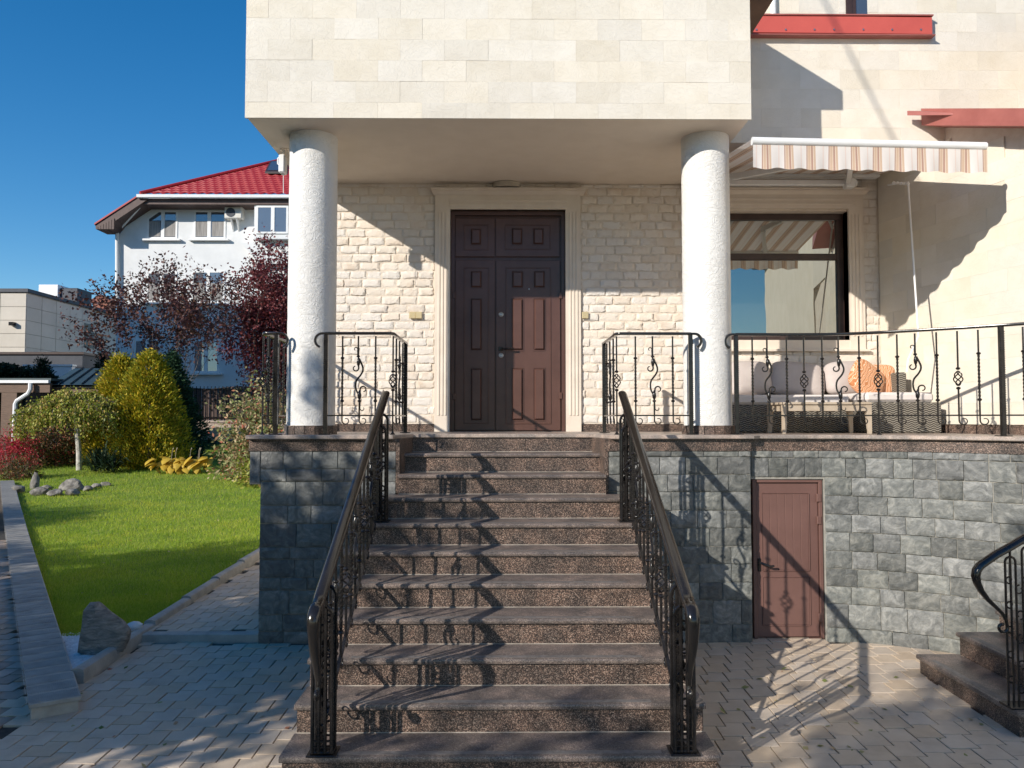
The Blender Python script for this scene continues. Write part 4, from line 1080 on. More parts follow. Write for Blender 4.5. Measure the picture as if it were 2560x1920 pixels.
def cushion(name, mat, c, sx_, sy_, sz_, label, cat, rot=(0, 0, 0), p=3.2, seed=1, group=None):
    """pillow: superellipsoid with pinched corners"""
    rnd = random.Random(seed); m = MB(); nu, nv = 28, 14; rg = []
    for j in range(nv + 1):
        ph_ = -math.pi/2 + math.pi * j / nv; ring = []
        for i in range(nu):
            th = 2 * math.pi * i / nu
            f = lambda q, e: math.copysign(abs(q) ** e, q)
            cx_, sx2 = math.cos(th), math.sin(th); e1 = 2 / p
            x = f(cx_, e1) * max(1e-3, math.cos(ph_)) ** .55; z = f(sx2, e1) * max(1e-3, math.cos(ph_)) ** .55; y = math.sin(ph_)
            wob = 1 + .03 * math.sin(3 * th + seed) * math.cos(ph_)
            ring.append((x * sx_ / 2 * wob, y * sy_ / 2, z * sz_ / 2 * wob))
        rg.append(ring)
    m.rings(rg); o = m.build(name, mat, None, True, 70); o.location = c; o.rotation_euler = rot; tag(o, label, cat, group); return o
sofa = thing('wicker_sofa', 'low grey wicker terrace sofa with pale seat pad under the window', 'sofa')
fz = T + .002
MB().cbox(2.02, 3.38, 7.62, 8.22, fz, fz + .27, .012).build('base', M['wicker'], sofa)
MB().cbox(2.02, 3.38, 8.10, 8.22, fz + .271, fz + .60, .02).build('backrest', M['wicker'], sofa)
MB().cbox(2.0, 2.14, 7.60, 8.09, fz + .272, fz + .42, .02).build('armrest', M['wicker'], sofa)
MB().cbox(2.15, 3.38, 7.60, 8.09, fz + .272, fz + .37, .025).build('seat_pad', M['seat'], sofa)
ch = thing('wicker_chaise', 'grey wicker chaise with pale seat pad against the cream side wall', 'chaise')
MB().cbox(3.42, 4.12, 7.32, 8.20, fz, fz + .29, .012).build('base', M['wicker'], ch)
MB().cbox(3.41, 4.06, 7.33, 8.10, fz + .292, fz + .385, .025).build('seat_pad', M['seat'], ch)
MB().cbox(3.93, 4.02, 7.75, 8.10, fz + .386, fz + .60, .015).build('armrest', M['wicker'], ch)
for i, (n0, n1, rz_, lb) in enumerate(((1818, 1925, .1, 'taupe back cushion behind the railing post beside the right column'), (1922, 2056, -.12, 'slumped taupe back cushion in the middle of the wicker sofa'), (2058, 2188, .05, 'taupe back cushion next to the orange pillows'))):
    a = P(n0, 960, 8.02); b = P(n1, 960, 8.02)
    cushion('back_cushion', M['cushion'], ((a.x + b.x)/2, 8.0, fz + .55 - .012 * (i == 1)), b.x - a.x, .2, .36, lb, 'cushion', (R(-14), R((-2, 5, -1)[i]), rz_), 5, i + 2)
pm, N, B = base_mat('orange_patterned_fabric'); v_ = posn(N, obj=True)
vo = N.nodes.new('ShaderNodeTexVoronoi'); vo.feature = 'DISTANCE_TO_EDGE'; vo.inputs['Scale'].default_value = 13; N.links.new(v_, vo.inputs['Vector'])
wv = N.nodes.new('ShaderNodeTexWave'); wv.inputs['Scale'].default_value = 9; wv.inputs['Distortion'].default_value = 9; wv.inputs['Detail Scale'].default_value = 1.2; N.links.new(v_, wv.inputs['Vector'])
r1 = ramp(N, [(0, (.50, .19, .07)), (.38, (.56, .25, .11)), (.52, (.75, .62, .46)), (.72, (.78, .68, .55)), (.8, (.64, .26, .10))]); N.links.new(wv.outputs[1], r1.inputs[0])
N.links.new(r1.outputs[0], B.inputs['Base Color']); B.inputs['Roughness'].default_value = .9; M['pattern'] = pm
cushion('pillow', M['pattern'], (3.66, 7.84, fz + .52), .40, .13, .40, 'orange patterned pillow leaning to one side on the chaise', 'pillow', (R(-20), R(38), .15), 4, 11)
cushion('pillow', M['pattern'], (3.83, 7.96, fz + .53), .34, .12, .34, 'orange patterned pillow standing upright beside the wicker armrest', 'pillow', (R(-12), R(3), -.15), 4, 12)
tb_ = thing('coffee_table', 'low pale wooden coffee table with tapered legs in front of the sofa', 'table')
tx0, tx1, ty0, ty1 = 2.50, 3.30, 6.98, 7.42
MB().cbox(tx0, tx1, ty0, ty1, fz + .262, fz + .285, .004).build('table_top', M['woodlight'], tb_)
m = MB(); m.box(tx0 + .02, tx1 - .02, ty0 + .015, ty0 + .035, fz + .205, fz + .261); m.box(tx0 + .02, tx1 - .02, ty1 - .035, ty1 - .015, fz + .205, fz + .261); m.box(tx0 + .02, tx0 + .04, ty0 + .036, ty1 - .036, fz + .205, fz + .261); m.box(tx1 - .04, tx1 - .02, ty0 + .036, ty1 - .036, fz + .205, fz + .261); m.build('apron', M['woodlight'], tb_, False)
for x in (tx0 + .025, tx1 - .025):
    for y in (ty0 + .03, ty1 - .03):
        s_ = 1 if x > 2.9 else -1; m = MB(); m.rings([[(x + a*.026, y + b*.02, fz + .26) for a, b in ((-1,-1),(1,-1),(1,1),(-1,1))], [(x + s_*.012 + a*.016, y + b*.014, fz) for a, b in ((-1,-1),(1,-1),(1,1),(-1,1))]]); m.build('leg', M['woodlight'], tb_, False)

# ================================================================== SMALL FITTINGS
lamp = thing('wall_lamp', 'half-round wall lamp above the front door cornice', 'lamp')
a = P(1232, 464, YB - .05); b = P(1302, 464, YB - .05); cx_ = (a.x + b.x)/2; rr = (b.x - a.x)/2
m = MB(); m.rings([[(cx_ + rr*math.cos(R(180 + 15*k)), YB - .03 + rr*.75*math.sin(R(180 + 15*k)), z) for k in range(13)] for z in (4.395, 4.445)]); m.build('shade', M['lampshade'], lamp)
MB().cbox(cx_ - rr - .005, cx_ + rr + .005, YB - .035, YB - .02, 4.392, 4.448, .003).build('back_plate', M['steel'], lamp)
for nx, lb in ((1039, 'cream double socket plate on brickwork left of the front door'), (1463, 'cream switch plate on brickwork right of the front door')):
    sp_ = thing('socket_plate', lb, 'socket'); k = 2 if nx < 1200 else 1
    for i in range(k):
        p = P(nx - (8 * (k - 1)) + 16 * i, 788, YB - .04); MB().cbox(p.x - .034, p.x + .034, YB - .052, YB - .03, p.z - .036, p.z + .036, .004).build('plate', M['brass'], sp_)
an = thing('wireless_antenna', 'small white wireless antenna box hanging under the porch soffit edge', 'antenna')
x_, y_ = -2.085, 7.25; m = MB(); m.tube([(x_ + .01, y_, SOF), (x_ + .01, y_, SOF - .06)], .018, 8); m.lathe([(.04, -.012), (.04, 0)], (x_ + .01, y_, SOF), 12); m.build('bracket', M['soffit'], an)
MB().cbox(x_ - .03, x_ + .03, y_ - .05, y_ + .05, SOF - .235, SOF - .06, .012).build('housing', M['white'], an)
m = MB(); m.tube([(x_ + .005, y_, SOF - .23), (x_ + .008, y_, SOF - .42)], .0035, 6); m.tube([(x_ - .025, y_, SOF - .07), (x_ - .05, y_, SOF - .085), (x_ - .05, y_, SOF - .14), (x_ - .03, y_, SOF - .15)], .006, 6); m.build('whip', M['white'], an)

# ================================================================== FOLIAGE HELPERS
def leaf_obj(name, pos, axis, nrm, Ls, Ws, mat, parent=None, tri=False):
    """one small face for each leaf; pos, axis, nrm are (n,3) arrays"""
    pos = np.asarray(pos, float); n = len(pos)
    axis = axis / np.linalg.norm(axis, axis=1, keepdims=True)
    b = np.cross(axis, nrm); b /= np.linalg.norm(b, axis=1, keepdims=True) + 1e-9
    Ls = np.broadcast_to(np.asarray(Ls, float), n)[:, None]; Ws = np.broadcast_to(np.asarray(Ws, float), n)[:, None]
    if tri: q = np.stack([pos - b * Ws * .5, pos + b * Ws * .5, pos + axis * Ls], 1)
    else: q = np.stack([pos, pos + axis * Ls * .45 + b * Ws * .5, pos + axis * Ls, pos + axis * Ls * .45 - b * Ws * .5], 1)
    k = q.shape[1]; me = bpy.data.meshes.new(name)
    me.vertices.add(n * k); me.vertices.foreach_set('co', q.reshape(-1).astype(np.float32))
    me.loops.add(n * k); me.loops.foreach_set('vertex_index', np.arange(n * k, dtype=np.int32))
    me.polygons.add(n); me.polygons.foreach_set('loop_start', np.arange(0, n * k, k, dtype=np.int32))
    me.update(calc_edges=True); me.validate()
    return link(name, me, mat, parent)
def rnorm(rng, n): v = rng.normal(size=(n, 3)); return v / np.linalg.norm(v, axis=1, keepdims=True)
def clumps(rng, centers, per, spread): return np.repeat(centers, per, 0) + rng.normal(size=(len(centers) * per, 3)) * spread


def grow(m, p, d, l, r, depth, tips, rnd, sp, kids, bend=.15, up=.1):
    pts = [p]; rs = [r]
    for i in range(3):
        d = (d + Vector((rnd.uniform(-bend, bend), rnd.uniform(-bend, bend), rnd.uniform(-bend, bend) + up * .3))).normalized()
        pts.append(pts[-1] + d * l / 3); rs.append(r * (1 - .22 * (i + 1)))
        if depth <= 1: tips.append(pts[-1])
    m.tube(pts, rs, 6 if r > .02 else 4)
    if depth == 0: return
    for k in range(kids):
        a = 2 * math.pi * (k + rnd.random()) / kids; s = rnd.uniform(.6, 1) * sp
        ax = d.orthogonal().normalized(); ax2 = d.cross(ax)
        nd = (d + (ax * math.cos(a) + ax2 * math.sin(a)) * s + Vector((0, 0, up))).normalized()
        grow(m, pts[-1 if k else 2], nd, l * rnd.uniform(.62, .85), rs[-1] * .75, depth - 1, tips, rnd, sp, kids, bend, up)


def crown_tree(name, label, base, h, crown_c, crown_r, nleaf, L, mat, seed, group=None, stems=1, trunk_r=.08, nclump=260, tilt=0, bark='bark', cs=.14):
    rng = np.random.default_rng(seed); rnd = random.Random(seed)
    t_ = thing(name, label, 'tree', base, 0, group)
    m = MB(); tips = []
    for s in range(stems):
        a = 2 * math.pi * s / max(1, stems) + .4
        d = Vector((math.cos(a) * (.3 if stems > 1 else .03) + tilt, math.sin(a) * (.3 if stems > 1 else .03), 1)).normalized()
        grow(m, Vector((0, 0, -.1)) + Vector((math.cos(a), math.sin(a), 0)) * (.05 if stems > 1 else 0), d, h * .42, trunk_r, 3, tips, rnd, .55, 3)
    m.build('trunk', M[bark], t_)
    cc = np.array(crown_c) - np.array(base)
    u = rnorm(rng, nclump) * (rng.random((nclump, 1)) ** .45); u = u * np.array(crown_r) * (1 + .18 * np.sin(u[:, [0]] * 7 + seed))
    tp = np.array([tuple(t) for t in tips])
    cen = cc + u
    per = max(1, nleaf // nclump); pos = clumps(rng, cen, per, cs * np.mean(crown_r)); n = len(pos)
    leaf_obj('crown', pos, rnorm(rng, n) + np.array([0, 0, -.2]), rnorm(rng, n), L * rng.uniform(.7, 1.3, n), L * .6 * rng.uniform(.7, 1.3, n), mat, t_)
    return t_


def twig_tree(name, label, base, h, stems, lean, nper, L, mat, seed, trunk_r=.06, sp=.55, kids=3, depth=4, spread=.16, up=.08, lfrac=.34):
    """open tree: leaves sit on the twigs so the branching shows"""
    rng = np.random.default_rng(seed); rnd = random.Random(seed)
    t_ = thing(name, label, 'tree', base); m = MB(); tips = []
    for s in range(stems):
        a = 2 * math.pi * s / stems + rnd.random()
        d = Vector((math.cos(a) * lean, math.sin(a) * lean, 1)).normalized()
        grow(m, Vector((math.cos(a) * .06, math.sin(a) * .06, -.1)), d, h * lfrac, trunk_r, depth, tips, rnd, sp, kids, .16, up)
    m.build('trunk', M['bark'], t_)
    tp = np.array([tuple(t) for t in tips]); pos = clumps(rng, tp, nper, spread); n = len(pos)
    leaf_obj('crown', pos, rnorm(rng, n) + np.array([0, 0, -.3]), rnorm(rng, n), L * rng.uniform(.6, 1.3, n), L * .6 * rng.uniform(.6, 1.3, n), mat, t_)
    return t_


def conifer(name, label, base, h, r, mat, seed, nclump=900, per=14, L=.09, prof=.8, up=.9, cat='shrub', group=None):
    rng = np.random.default_rng(seed); t_ = thing(name, label, cat, base, 0, group)
    MB().tube([(0, 0, -.1), (0, 0, h * .55)], [.07, .02], 7).build('trunk', M['bark'], t_)
    t = rng.random(nclump) ** 1.25; a = rng.random(nclump) * 2 * math.pi
    rad = r * (1 - t) ** prof * (.86 + .16 * np.sin(a * 5 + t * 9 + seed) + .07 * np.sin(a * 11 - t * 23) + rng.normal(0, .06, nclump)) * np.minimum(1, .55 + t * 4)
    depth_ = np.where(rng.random(nclump) < .75, 1, rng.uniform(.5, 1, nclump))
    cen = np.stack([rad * depth_ * np.cos(a), rad * depth_ * np.sin(a), .06 + t * h * .96], 1)
    pos = clumps(rng, cen, per, L * .75); n = len(pos); out = np.repeat(np.stack([np.cos(a), np.sin(a), np.full(nclump, up)], 1), per, 0) + rng.normal(size=(n, 3)) * .45
    leaf_obj('foliage', pos, out, rnorm(rng, n), L * rng.uniform(.7, 1.4, n), L * .42, mat, t_)
    return t_


def mound(name, label, base, rx, ry, h, mat, seed, nclump=260, per=16, L=.1, cat='shrub', droop=0., W=.5, group=None):
    rng = np.random.default_rng(seed); t_ = thing(name, label, cat, base, 0, group)
    rnd = random.Random(seed); m = MB()
    for k in range(7):
        a = rnd.random() * 6.28; m.tube([(0, 0, -.05), (math.cos(a)*rx*.25, math.sin(a)*ry*.25, h*.35), (math.cos(a)*rx*.55, math.sin(a)*ry*.55, h*.7)], [.025, .017, .008], 5)
    m.build('stem', M['bark'], t_)
    u = rnorm(rng, nclump); u[:, 2] = np.abs(u[:, 2]); u *= rng.uniform(.55, 1.05, (nclump, 1)) * (1 + .12 * np.sin(u[:, [0]] * 9 + seed))
    cen = u * np.array([rx, ry, h]); pos = clumps(rng, cen, per, L * 1.1); n = len(pos)
    ax = rnorm(rng, n) + np.repeat(u, per, 0) * .5 + np.array([0, 0, -droop])
    leaf_obj('foliage', pos, ax, rnorm(rng, n), L * rng.uniform(.6, 1.35, n), L * W * rng.uniform(.7, 1.2, n), mat, t_)
    return t_


def gbase(nx, D): p = P(nx, 1100, D); return (p.x, D, gz(D))

# ================================================================== GARDEN
# grass blades
rng = np.random.default_rng(4)
n = 190000; y = 6.75 + 24 * rng.random(n) ** 2.3
xl_ = np.where(y < 19.6, KA.x + (y - KA.y) * KD.x / KD.y, -13 - (y - 20) * .5) + .01; xr_ = -3.17 - (y - 6.75) * .006
vis = -.70 * y; xl_ = np.maximum(xl_, vis)
x = xl_ + (xr_ - xl_) * rng.random(n)
ok = (x < -.30 * y + .3) & ~((y < 7.25) & (x > -3.2 - (7.25 - y) * .8) ) & (x < xr_)
x, y = x[ok], y[ok]; n = len(x)
z = .055 + .0018 * np.clip(np.minimum(y, 30) - 8, 0, None) ** 2
s_ = (y / 8) ** .55
ax = np.stack([rng.normal(0, .35, n), rng.normal(0, .35, n), np.ones(n)], 1)
g = leaf_obj('grass', np.stack([x, y, z - .004], 1), ax, rnorm(rng, n), rng.uniform(.022, .05, n) * s_, .0065 * s_, M['lf_grass'], None, True)
tag(g, 'short mown green lawn grass behind the kerb wall', 'grass', kind='stuff')

# white gravel and slab of rock
rng = np.random.default_rng(5); px = []
while len(px) < 4200:
    yy = rng.uniform(5.45, 7.15); xx = kx(yy) + .02 + rng.random() * (-3.07 - (yy - 5.4) * .02 - kx(yy) - .02)
    if kx(yy) > -3.12: continue
    if xx < -3.12 and yy > 6.75 + .35 * (xx + 3.9): continue
    px.append((xx, yy))
px = np.array(px); oc = np.array([(1,0,0),(-1,0,0),(0,1,0),(0,-1,0),(0,0,1),(0,0,-1)], float)
of = np.array([(0,2,4),(2,1,4),(1,3,4),(3,0,4),(2,0,5),(1,2,5),(3,1,5),(0,3,5)])
m = MB()
for i, (a, b) in enumerate(px):
    s = rng.uniform(.012, .026); c, sn_ = math.cos(i), math.sin(i); q = oc * s * np.array([1, .75, .6])
    m.add([(a + v[0]*c - v[1]*sn_, b + v[0]*sn_ + v[1]*c, .066 + v[2] + s * .3) for v in q], [tuple(f) for f in of])
o = m.build('white_gravel', M['pebble'], None, True, 80); tag(o, 'bed of loose white pebbles round the dark boulder', 'gravel', kind='stuff')
tag(MB().add([(kx(5.3), 5.3, .05), (-3.04, 5.3, .05), (-3.10, 7.2, .06), (kx(7.2), 7.2, .06)], [(0,1,2,3)]).build('gravel_bed', M['soil']), kind='structure')


def rock(name, label, c, r, seed, mat='rock', group=None, rz=0):
    rng = np.random.default_rng(seed); import bmesh
    bm = bmesh.new(); bmesh.ops.create_icosphere(bm, subdivisions=3, radius=1)
    pl = rnorm(rng, 11); dd = rng.uniform(.55, .9, 11)
    for v in bm.verts:
        p = np.array(v.co)
        for q, d in zip(pl, dd):
            e = p @ q - d
            if e > 0: p = p - q * e * .92
        p = p * (1 + .06 * math.sin(p[0]*9 + seed) * math.sin(p[2]*8 + 2*seed)) + rng.normal(0, .012, 3); v.co = p * np.array(r)
    me = bpy.data.meshes.new(name); bm.to_mesh(me); bm.free(); me.polygons.foreach_set('use_smooth', [True] * len(me.polygons)); me.set_sharp_from_angle(angle=R(28))
    o = link(name, me, M[mat], None, c, rz); tag(o, label, 'rock', group); return o
fr_ = [(505, 700), (512, 640), (528, 520), (548, 420), (585, 384), (632, 380), (700, 432), (790, 498), (845, 560), (830, 620), (800, 700)]
m = MB(); rg = []; rnd = random.Random(3); pf = [P(a / 2.633, 1365 + b / 2.633, 6.2) for a, b in fr_]; cc = sum(pf, Vector()) / len(pf)
for k, (dy, sc) in enumerate(((-.015, .80), (0, .97), (.03, 1.0), (.07, .98), (.11, .92), (.15, .78), (.17, .5))):
    rg.append([(cc.x + (p.x - cc.x) * sc + rnd.gauss(0, .006) + dy * -.1, p.y + dy + rnd.gauss(0, .006), max(.03, .03 + (p.z - .03) * (sc ** .7) + rnd.gauss(0, .005))) for p in pf])
m.rings(rg); o = m.build('boulder', M['rockdark'], None, True, 25); tag(o, 'dark slaty boulder with a pointed top standing on white gravel', 'boulder')
rock('pebble_stone', 'smooth white stone beside the dark boulder on the gravel', tuple(P(335, 1565, 6.75)), (.07, .06, .05), 31, 'pebble')
RK = ((50, 17.9, 16, 15, 0), (90, 18.6, 11, 27, 1), (104, 17.5, 21, 15, 2), (140, 17.4, 20, 13, 3), (185, 18.3, 29, 22, 4), (183, 17.4, 19, 13, 5), (222, 18.2, 12, 10, 6), (243, 18.8, 12, 9, 7), (269, 19.2, 13, 9, 8), (120, 18.4, 14, 10, 9))
for nx, D, w_, h_, sd in RK:
    lb = 'rugged grey rock in the low edging under the weeping tree'
    if sd == 1: lb = 'upright pointed pale stone among the rock edging'
    if sd == 0: lb = 'rounded pale boulder beside the kerb wall at the end of the rock edging'
    b = gbase(nx, D); k = D / 1950; rock('rock', lb, (b[0], b[1], b[2] + h_ * k * .55), (w_ * k * 1.1, w_ * k * .9, h_ * k * .85 if sd != 1 else h_ * k), sd + 40, 'rock', 'rocks edging the planting bed')

# weeping tree on a pale stem
rng = np.random.default_rng(9); rnd = random.Random(9); b = gbase(200, 22.6)
wt = thing('weeping_tree', 'small weeping tree with yellow-green umbrella crown on a pale trunk', 'tree', b)
top = 1.40
MB().tube([(0, 0, -.1), (-.02, 0, .5), (-.07, 0, .95), (-.10, 0, top)], [.085, .075, .07, .075], 10).build('trunk', M['barkpale'], wt)
m = MB(); strands = []
for k in range(120):
    a = rnd.random() * 2 * math.pi; rr = 1.46 * math.sqrt(rnd.uniform(.08, 1)); hgt = .95 * math.sqrt(max(.05, 1 - (rr / 1.55) ** 2)) * rnd.uniform(.8, 1.05)
    p0 = Vector((-.10, 0, top)); p1 = Vector((math.cos(a) * rr * .5 - .1, math.sin(a) * rr * .5, top + hgt)); p2 = Vector((math.cos(a) * rr - .1, math.sin(a) * rr, top + hgt * .75)); p3 = Vector((math.cos(a) * rr * 1.06 - .1, math.sin(a) * rr * 1.06, top + hgt * .5 - rnd.uniform(.1, .5) * (.4 + rr / 1.6)))
    m.tube([p0, p1, p2, p3], [.02, .012, .007, .003], 4); strands += [p1.lerp(p2, i / 4) for i in range(4)] + [p2.lerp(p3, i / 7) for i in range(8)]
m.build('branches', M['bark'], wt)
pos = clumps(rng, np.array([tuple(s) for s in strands]), 10, .075); n = len(pos)
leaf_obj('crown', pos, rnorm(rng, n) * .7 + np.array([0, 0, -.7]), rnorm(rng, n), rng.uniform(.055, .11, n), rng.uniform(.035, .06, n), M['lf_weep'], wt)

conifer('golden_conifer', 'golden yellow conifer shrub, the slimmer one beside the weeping tree', gbase(300, 23.8), 3.3, 1.02, M['lf_gold'], 21, 1500, 15, .10, .5, group='golden conifers')
conifer('golden_conifer', 'golden yellow conifer shrub, the fuller one beside the green spruce', gbase(372, 23.2), 3.4, 1.15, M['lf_gold'], 22, 1700, 15, .10, .5, group='golden conifers')
conifer('green_conifer', 'dark green conical conifer behind the golden shrubs', gbase(428, 25.4), 3.45, 1.32, M['lf_spruce'], 23, 1500, 14, .1, .95, .3)
mound('red_shrub', 'mixed green and red shrub spreading under the weeping tree', gbase(95, 23.8), 1.35, .8, 1.2, M['lf_redshrub'], 24, 380, 18, .085, droop=.3)
mound('red_shrub', 'russet low shrub behind the pale trunk', gbase(190, 24.2), .95, .6, 1.2, M['lf_redshrub'], 25, 230, 16, .085, droop=.2)
mound('crimson_shrub', 'bright crimson shrub at the foot of the white downpipe', gbase(22, 22.6), .72, .5, 1.18, M['lf_redtop'], 26, 170, 18, .09, droop=.3, W=.25)
mound('spiky_shrub', 'green shrub with russet tips beside the kerb wall', gbase(48, 20.6), .55, .45, .62, M['lf_redshrub'], 27, 170, 16, .08, droop=.5, W=.3)
# yucca
rng = np.random.default_rng(28); b = gbase(262, 21.9); yc = thing('yucca', 'dark spiky yucca with arching blades between trunk and golden shrubs', 'plant', b)
m = MB(); rnd = random.Random(28)
for k in range(230):
    a = rnd.random() * 6.283; e = rnd.uniform(.1, 1.35); l = rnd.uniform(.55, 1.0); d = Vector((math.cos(a) * math.cos(e), math.sin(a) * math.cos(e), math.sin(e))); sd = Vector((-math.sin(a), math.cos(a), 0)) * .021
    o_ = Vector((rnd.uniform(-.35, .35), rnd.uniform(-.2, .2), rnd.uniform(.02, .3))); p1 = o_ + d * l * .55; p2 = o_ + d * l + Vector((0, 0, -l * l * .28))
    m.add([o_ - sd * .7, o_ + sd * .7, p1 + sd, p1 - sd, p2], [(0, 1, 2, 3), (3, 2, 4)])
m.build('blades', M['lf_yucca'], yc, False)
# hosta with large yellow leaves
hl = MB(); pts2 = [(0, 0), (.10, .13), (.30, .22), (.55, .21), (.78, .12), (1, 0)]
up_ = [(x, y_, .18 * math.sin(x * 2.6) - abs(y_) * .25) for x, y_ in pts2]; dn = [(x, -y_, z_) for x, y_, z_ in up_[1:-1]]; mid = [(x, 0, .18 * math.sin(x * 2.6) + .03) for x, _ in pts2[1:-1]]
hl.v = up_ + dn + mid; hl.f = [(0, 1, 10)] + [(i, i + 1, 10 + i, 9 + i) for i in range(1, 4)] + [(4, 5, 13)] + [(0, 10, 6)] + [(9 + i, 10 + i, 6 + i, 5 + i) for i in range(1, 4)] + [(13, 5, 9)]
HL = hl.mesh('leaf', True, 70); HL.materials.append(M['lf_hosta']); rnd = random.Random(29); b = gbase(464, 21.9)
ho = thing('hosta', 'hosta clump with big yellow autumn leaves in front of the conifers', 'plant', b)
MB().tube([(0, 0, -.05), (0, 0, .22)], [.12, .05], 8).build('crown_base', M['soil'], ho)
for k in range(70):
    a = rnd.uniform(-2.7, -.45) if k % 4 else rnd.uniform(0, 6.283); rr = rnd.uniform(.05, .78); s = rnd.uniform(.28, .40)
    link('leaf', HL, None, ho, (rnd.uniform(-.78, .78), -.35 * rnd.random() * (1 if k % 4 else -1), .10 + .42 * (1 - (rr / .85) ** 2) * rnd.uniform(.6, 1)), rot=(rnd.uniform(-.5, .5), rnd.uniform(.35, 1.25), a + rnd.uniform(-.7, .7)), scale=(s, s * 1.35, s))
m = MB()
for k in range(5): x_ = rnd.uniform(-.5, .6); m.tube([(x_, 0, .2), (x_ + .03, .02, .62), (x_ + .06, .02, .70)], [.006, .004, .012], 5)
m.build('dry_stalks', M['woodlight'], ho)
mound('dogwood_shrub', 'pale variegated shrub with pink and green leaves beside the terrace corner', gbase(655, 20.6), 1.15, .9, 2.55, M['lf_varieg'], 33, 420, 17, .13, droop=.5, W=.42)
mound('low_shrub', 'small yellow-green plant low beside the terrace wall', gbase(632, 19.0), .3, .3, .62, M['lf_weep'], 34, 50, 10, .12, droop=.3)

twig_tree('plum_tree', 'open dark purple plum tree with bare forked stems', gbase(432, 27.5), 6.9, 5, .27, 6, .125, M['lf_plum'], 52, .085, .36, 3, 4, .11, .06, .33)
b = gbase(690, 31.0); c = P(700, 790, 31.0)
crown_tree('plum_tree', 'dense dark red plum tree beside the white column', b, 6.5, (c.x, c.y, c.z - .3), (2.15, 1.9, 3.3), 26000, .125, M['lf_plumred'], 53, stems=3, trunk_r=.1, nclump=520, cs=.10)

# boundary fence on a masonry plinth
fn = thing('garden_fence', 'dark board fence with iron bars on a low masonry wall', 'fence')
y_ = 30.2; xa, xb = P(385, 1000, y_).x, P(760, 1000, y_).x; zb_, zm_, zt_ = P(500, 1118, y_).z, P(500, 1057, y_).z, P(500, 968, y_).z
MB().box(xa, xb, y_, y_ + .3, zb_ - .4, zm_).build('plinth_wall', M['pinkwall'], fn, False)
MB().cbox(xa, xb, y_ - .05, y_ + .34, zm_, zm_ + .09, .02).build('coping', M['pinkwall'], fn)
MB().box(xa, xb, y_ - .08, y_ - .005, zb_ - .4, zb_ + .27).build('footing', M['bluegrey'], fn, False)
nb = int((xb - xa) / .16)
for k in range(nb): MB().box(xa + .16*k + .006, xa + .16*(k+1) - .006, y_ + .14 + .01 * (k % 2), y_ + .17, zm_ + .1, zt_ + .05 * math.sin(k * .4)).build('board', M['soffitwood'], fn, False)
bm_ = MB(); bm_.box(-.011, .011, -.011, .011, 0, zt_ - zm_ - .05); BM = bm_.mesh('bar'); BM.materials.append(M['iron'])
for k in range(int((xb - xa) / .145)): link('bar', BM, None, fn, (xa + .145 * k, y_ + .08, zm_ + .09))
m = MB(); m.box(xa, xb, y_ + .065, y_ + .095, zt_ - .08, zt_ - .05); m.box(xa, xb, y_ + .065, y_ + .095, zm_ + .2, zm_ + .23); m.build('fence_rail', M['iron'], fn, False)

# ================================================================== WHITE APARTMENT HOUSE
ap = thing('apartment_house', 'white rendered apartment house with red tiled hip roof', 'building')
D1 = 36.0
def q(nx, ny, D=D1): return P(nx, ny, D)
def z1x(v): return v / 2.989
def z1y(v): return 350 + v / 2.989
xw0 = q(291, 800).x; xw1 = -8.0; ztop = q(400, 492).z; zl_ = q(291, 572).z
m = MB(); zc_ = q(372, 512).z; xcut = q(372, 512).x
m.prism([(xw0, 0), (xw1, 0), (xw1, ztop + .1), (xcut, ztop + .1), (xcut, zc_), (xw0, zl_)], 'y', D1, D1 + 14); m.build('wall', M['whitewall'], ap, False)
# roof: front slope with tile courses
A = P(351, 486, 35.0); k_ = 9.5
def rfp(u, v_): # u along, v up the slope
    return Vector((A.x + v_ + u, 35.0 + v_, A.z + .65 * v_))
m = MB(); rows = 34; colsn = 110; wd = 22
for j in range(rows + 1):
    for i in range(colsn + 1):
        v_ = k_ * j / rows; p = rfp(wd * i / colsn, v_); m.v.append((p.x, p.y, p.z + .035 * math.cos(i * math.pi) + (.05 if j % 1 == 0 else 0)))
        p2 = rfp(wd * i / colsn, v_ + k_ / rows * .98); m.v.append((p2.x, p2.y, p2.z + .035 * math.cos(i * math.pi)))
nrow = (colsn + 1) * 2
for j in range(rows):
    for i in range(colsn):
        a = j * nrow + i * 2; m.f.append((a, a + 2, a + 3, a + 1))
        if j: b0 = (j - 1) * nrow + i * 2; m.f.append((b0 + 1, b0 + 3, a + 2, a))
rf = m.build('roof', M['roofred'], ap, True, 30)
Bp = P(237, 560, 35.0)
m = MB(); sl = [(A.x, A.z + .03), (Bp.x, Bp.z + .03), (Bp.x, Bp.z - .05), (A.x, A.z - .05)]; m.prism(sl, 'y', 34.95, 52); m.prism([(A.x, A.z + .03), (A.x + 9.5, A.z + 6.2), (A.x + 9.5, A.z + 6.1), (A.x, A.z - .05)], 'y', 45, 52); m.build('side_slope', M['roofred'], rf, False)
m = MB(); m.tube([(A.x, 34.98, A.z + .05), (A.x + k_, 35 + k_, A.z + .65 * k_ + .05)], .09, 8); m.build('ridge_cap', M['roofred'], rf)
m = MB(); m.prism([(P(*c, 35.0).x, P(*c, 35.0).z) for c in ((351, 489), (238, 563), (240, 573), (271, 573), (288, 552), (368, 499))], 'y', 35.0, 36.02)
m.box(A.x, xw1, 35.1, 36.02, A.z - .42, A.z - .16); m.build('soffit', M['soffitwood'], rf, False)
for k in range(7): MB().box(Bp.x + .06 + .12*k, Bp.x + .16 + .12*k, 34.965, 34.999, Bp.z - .24, Bp.z - .14 + .066*k).build('board', M['soffitwood'], rf, False)
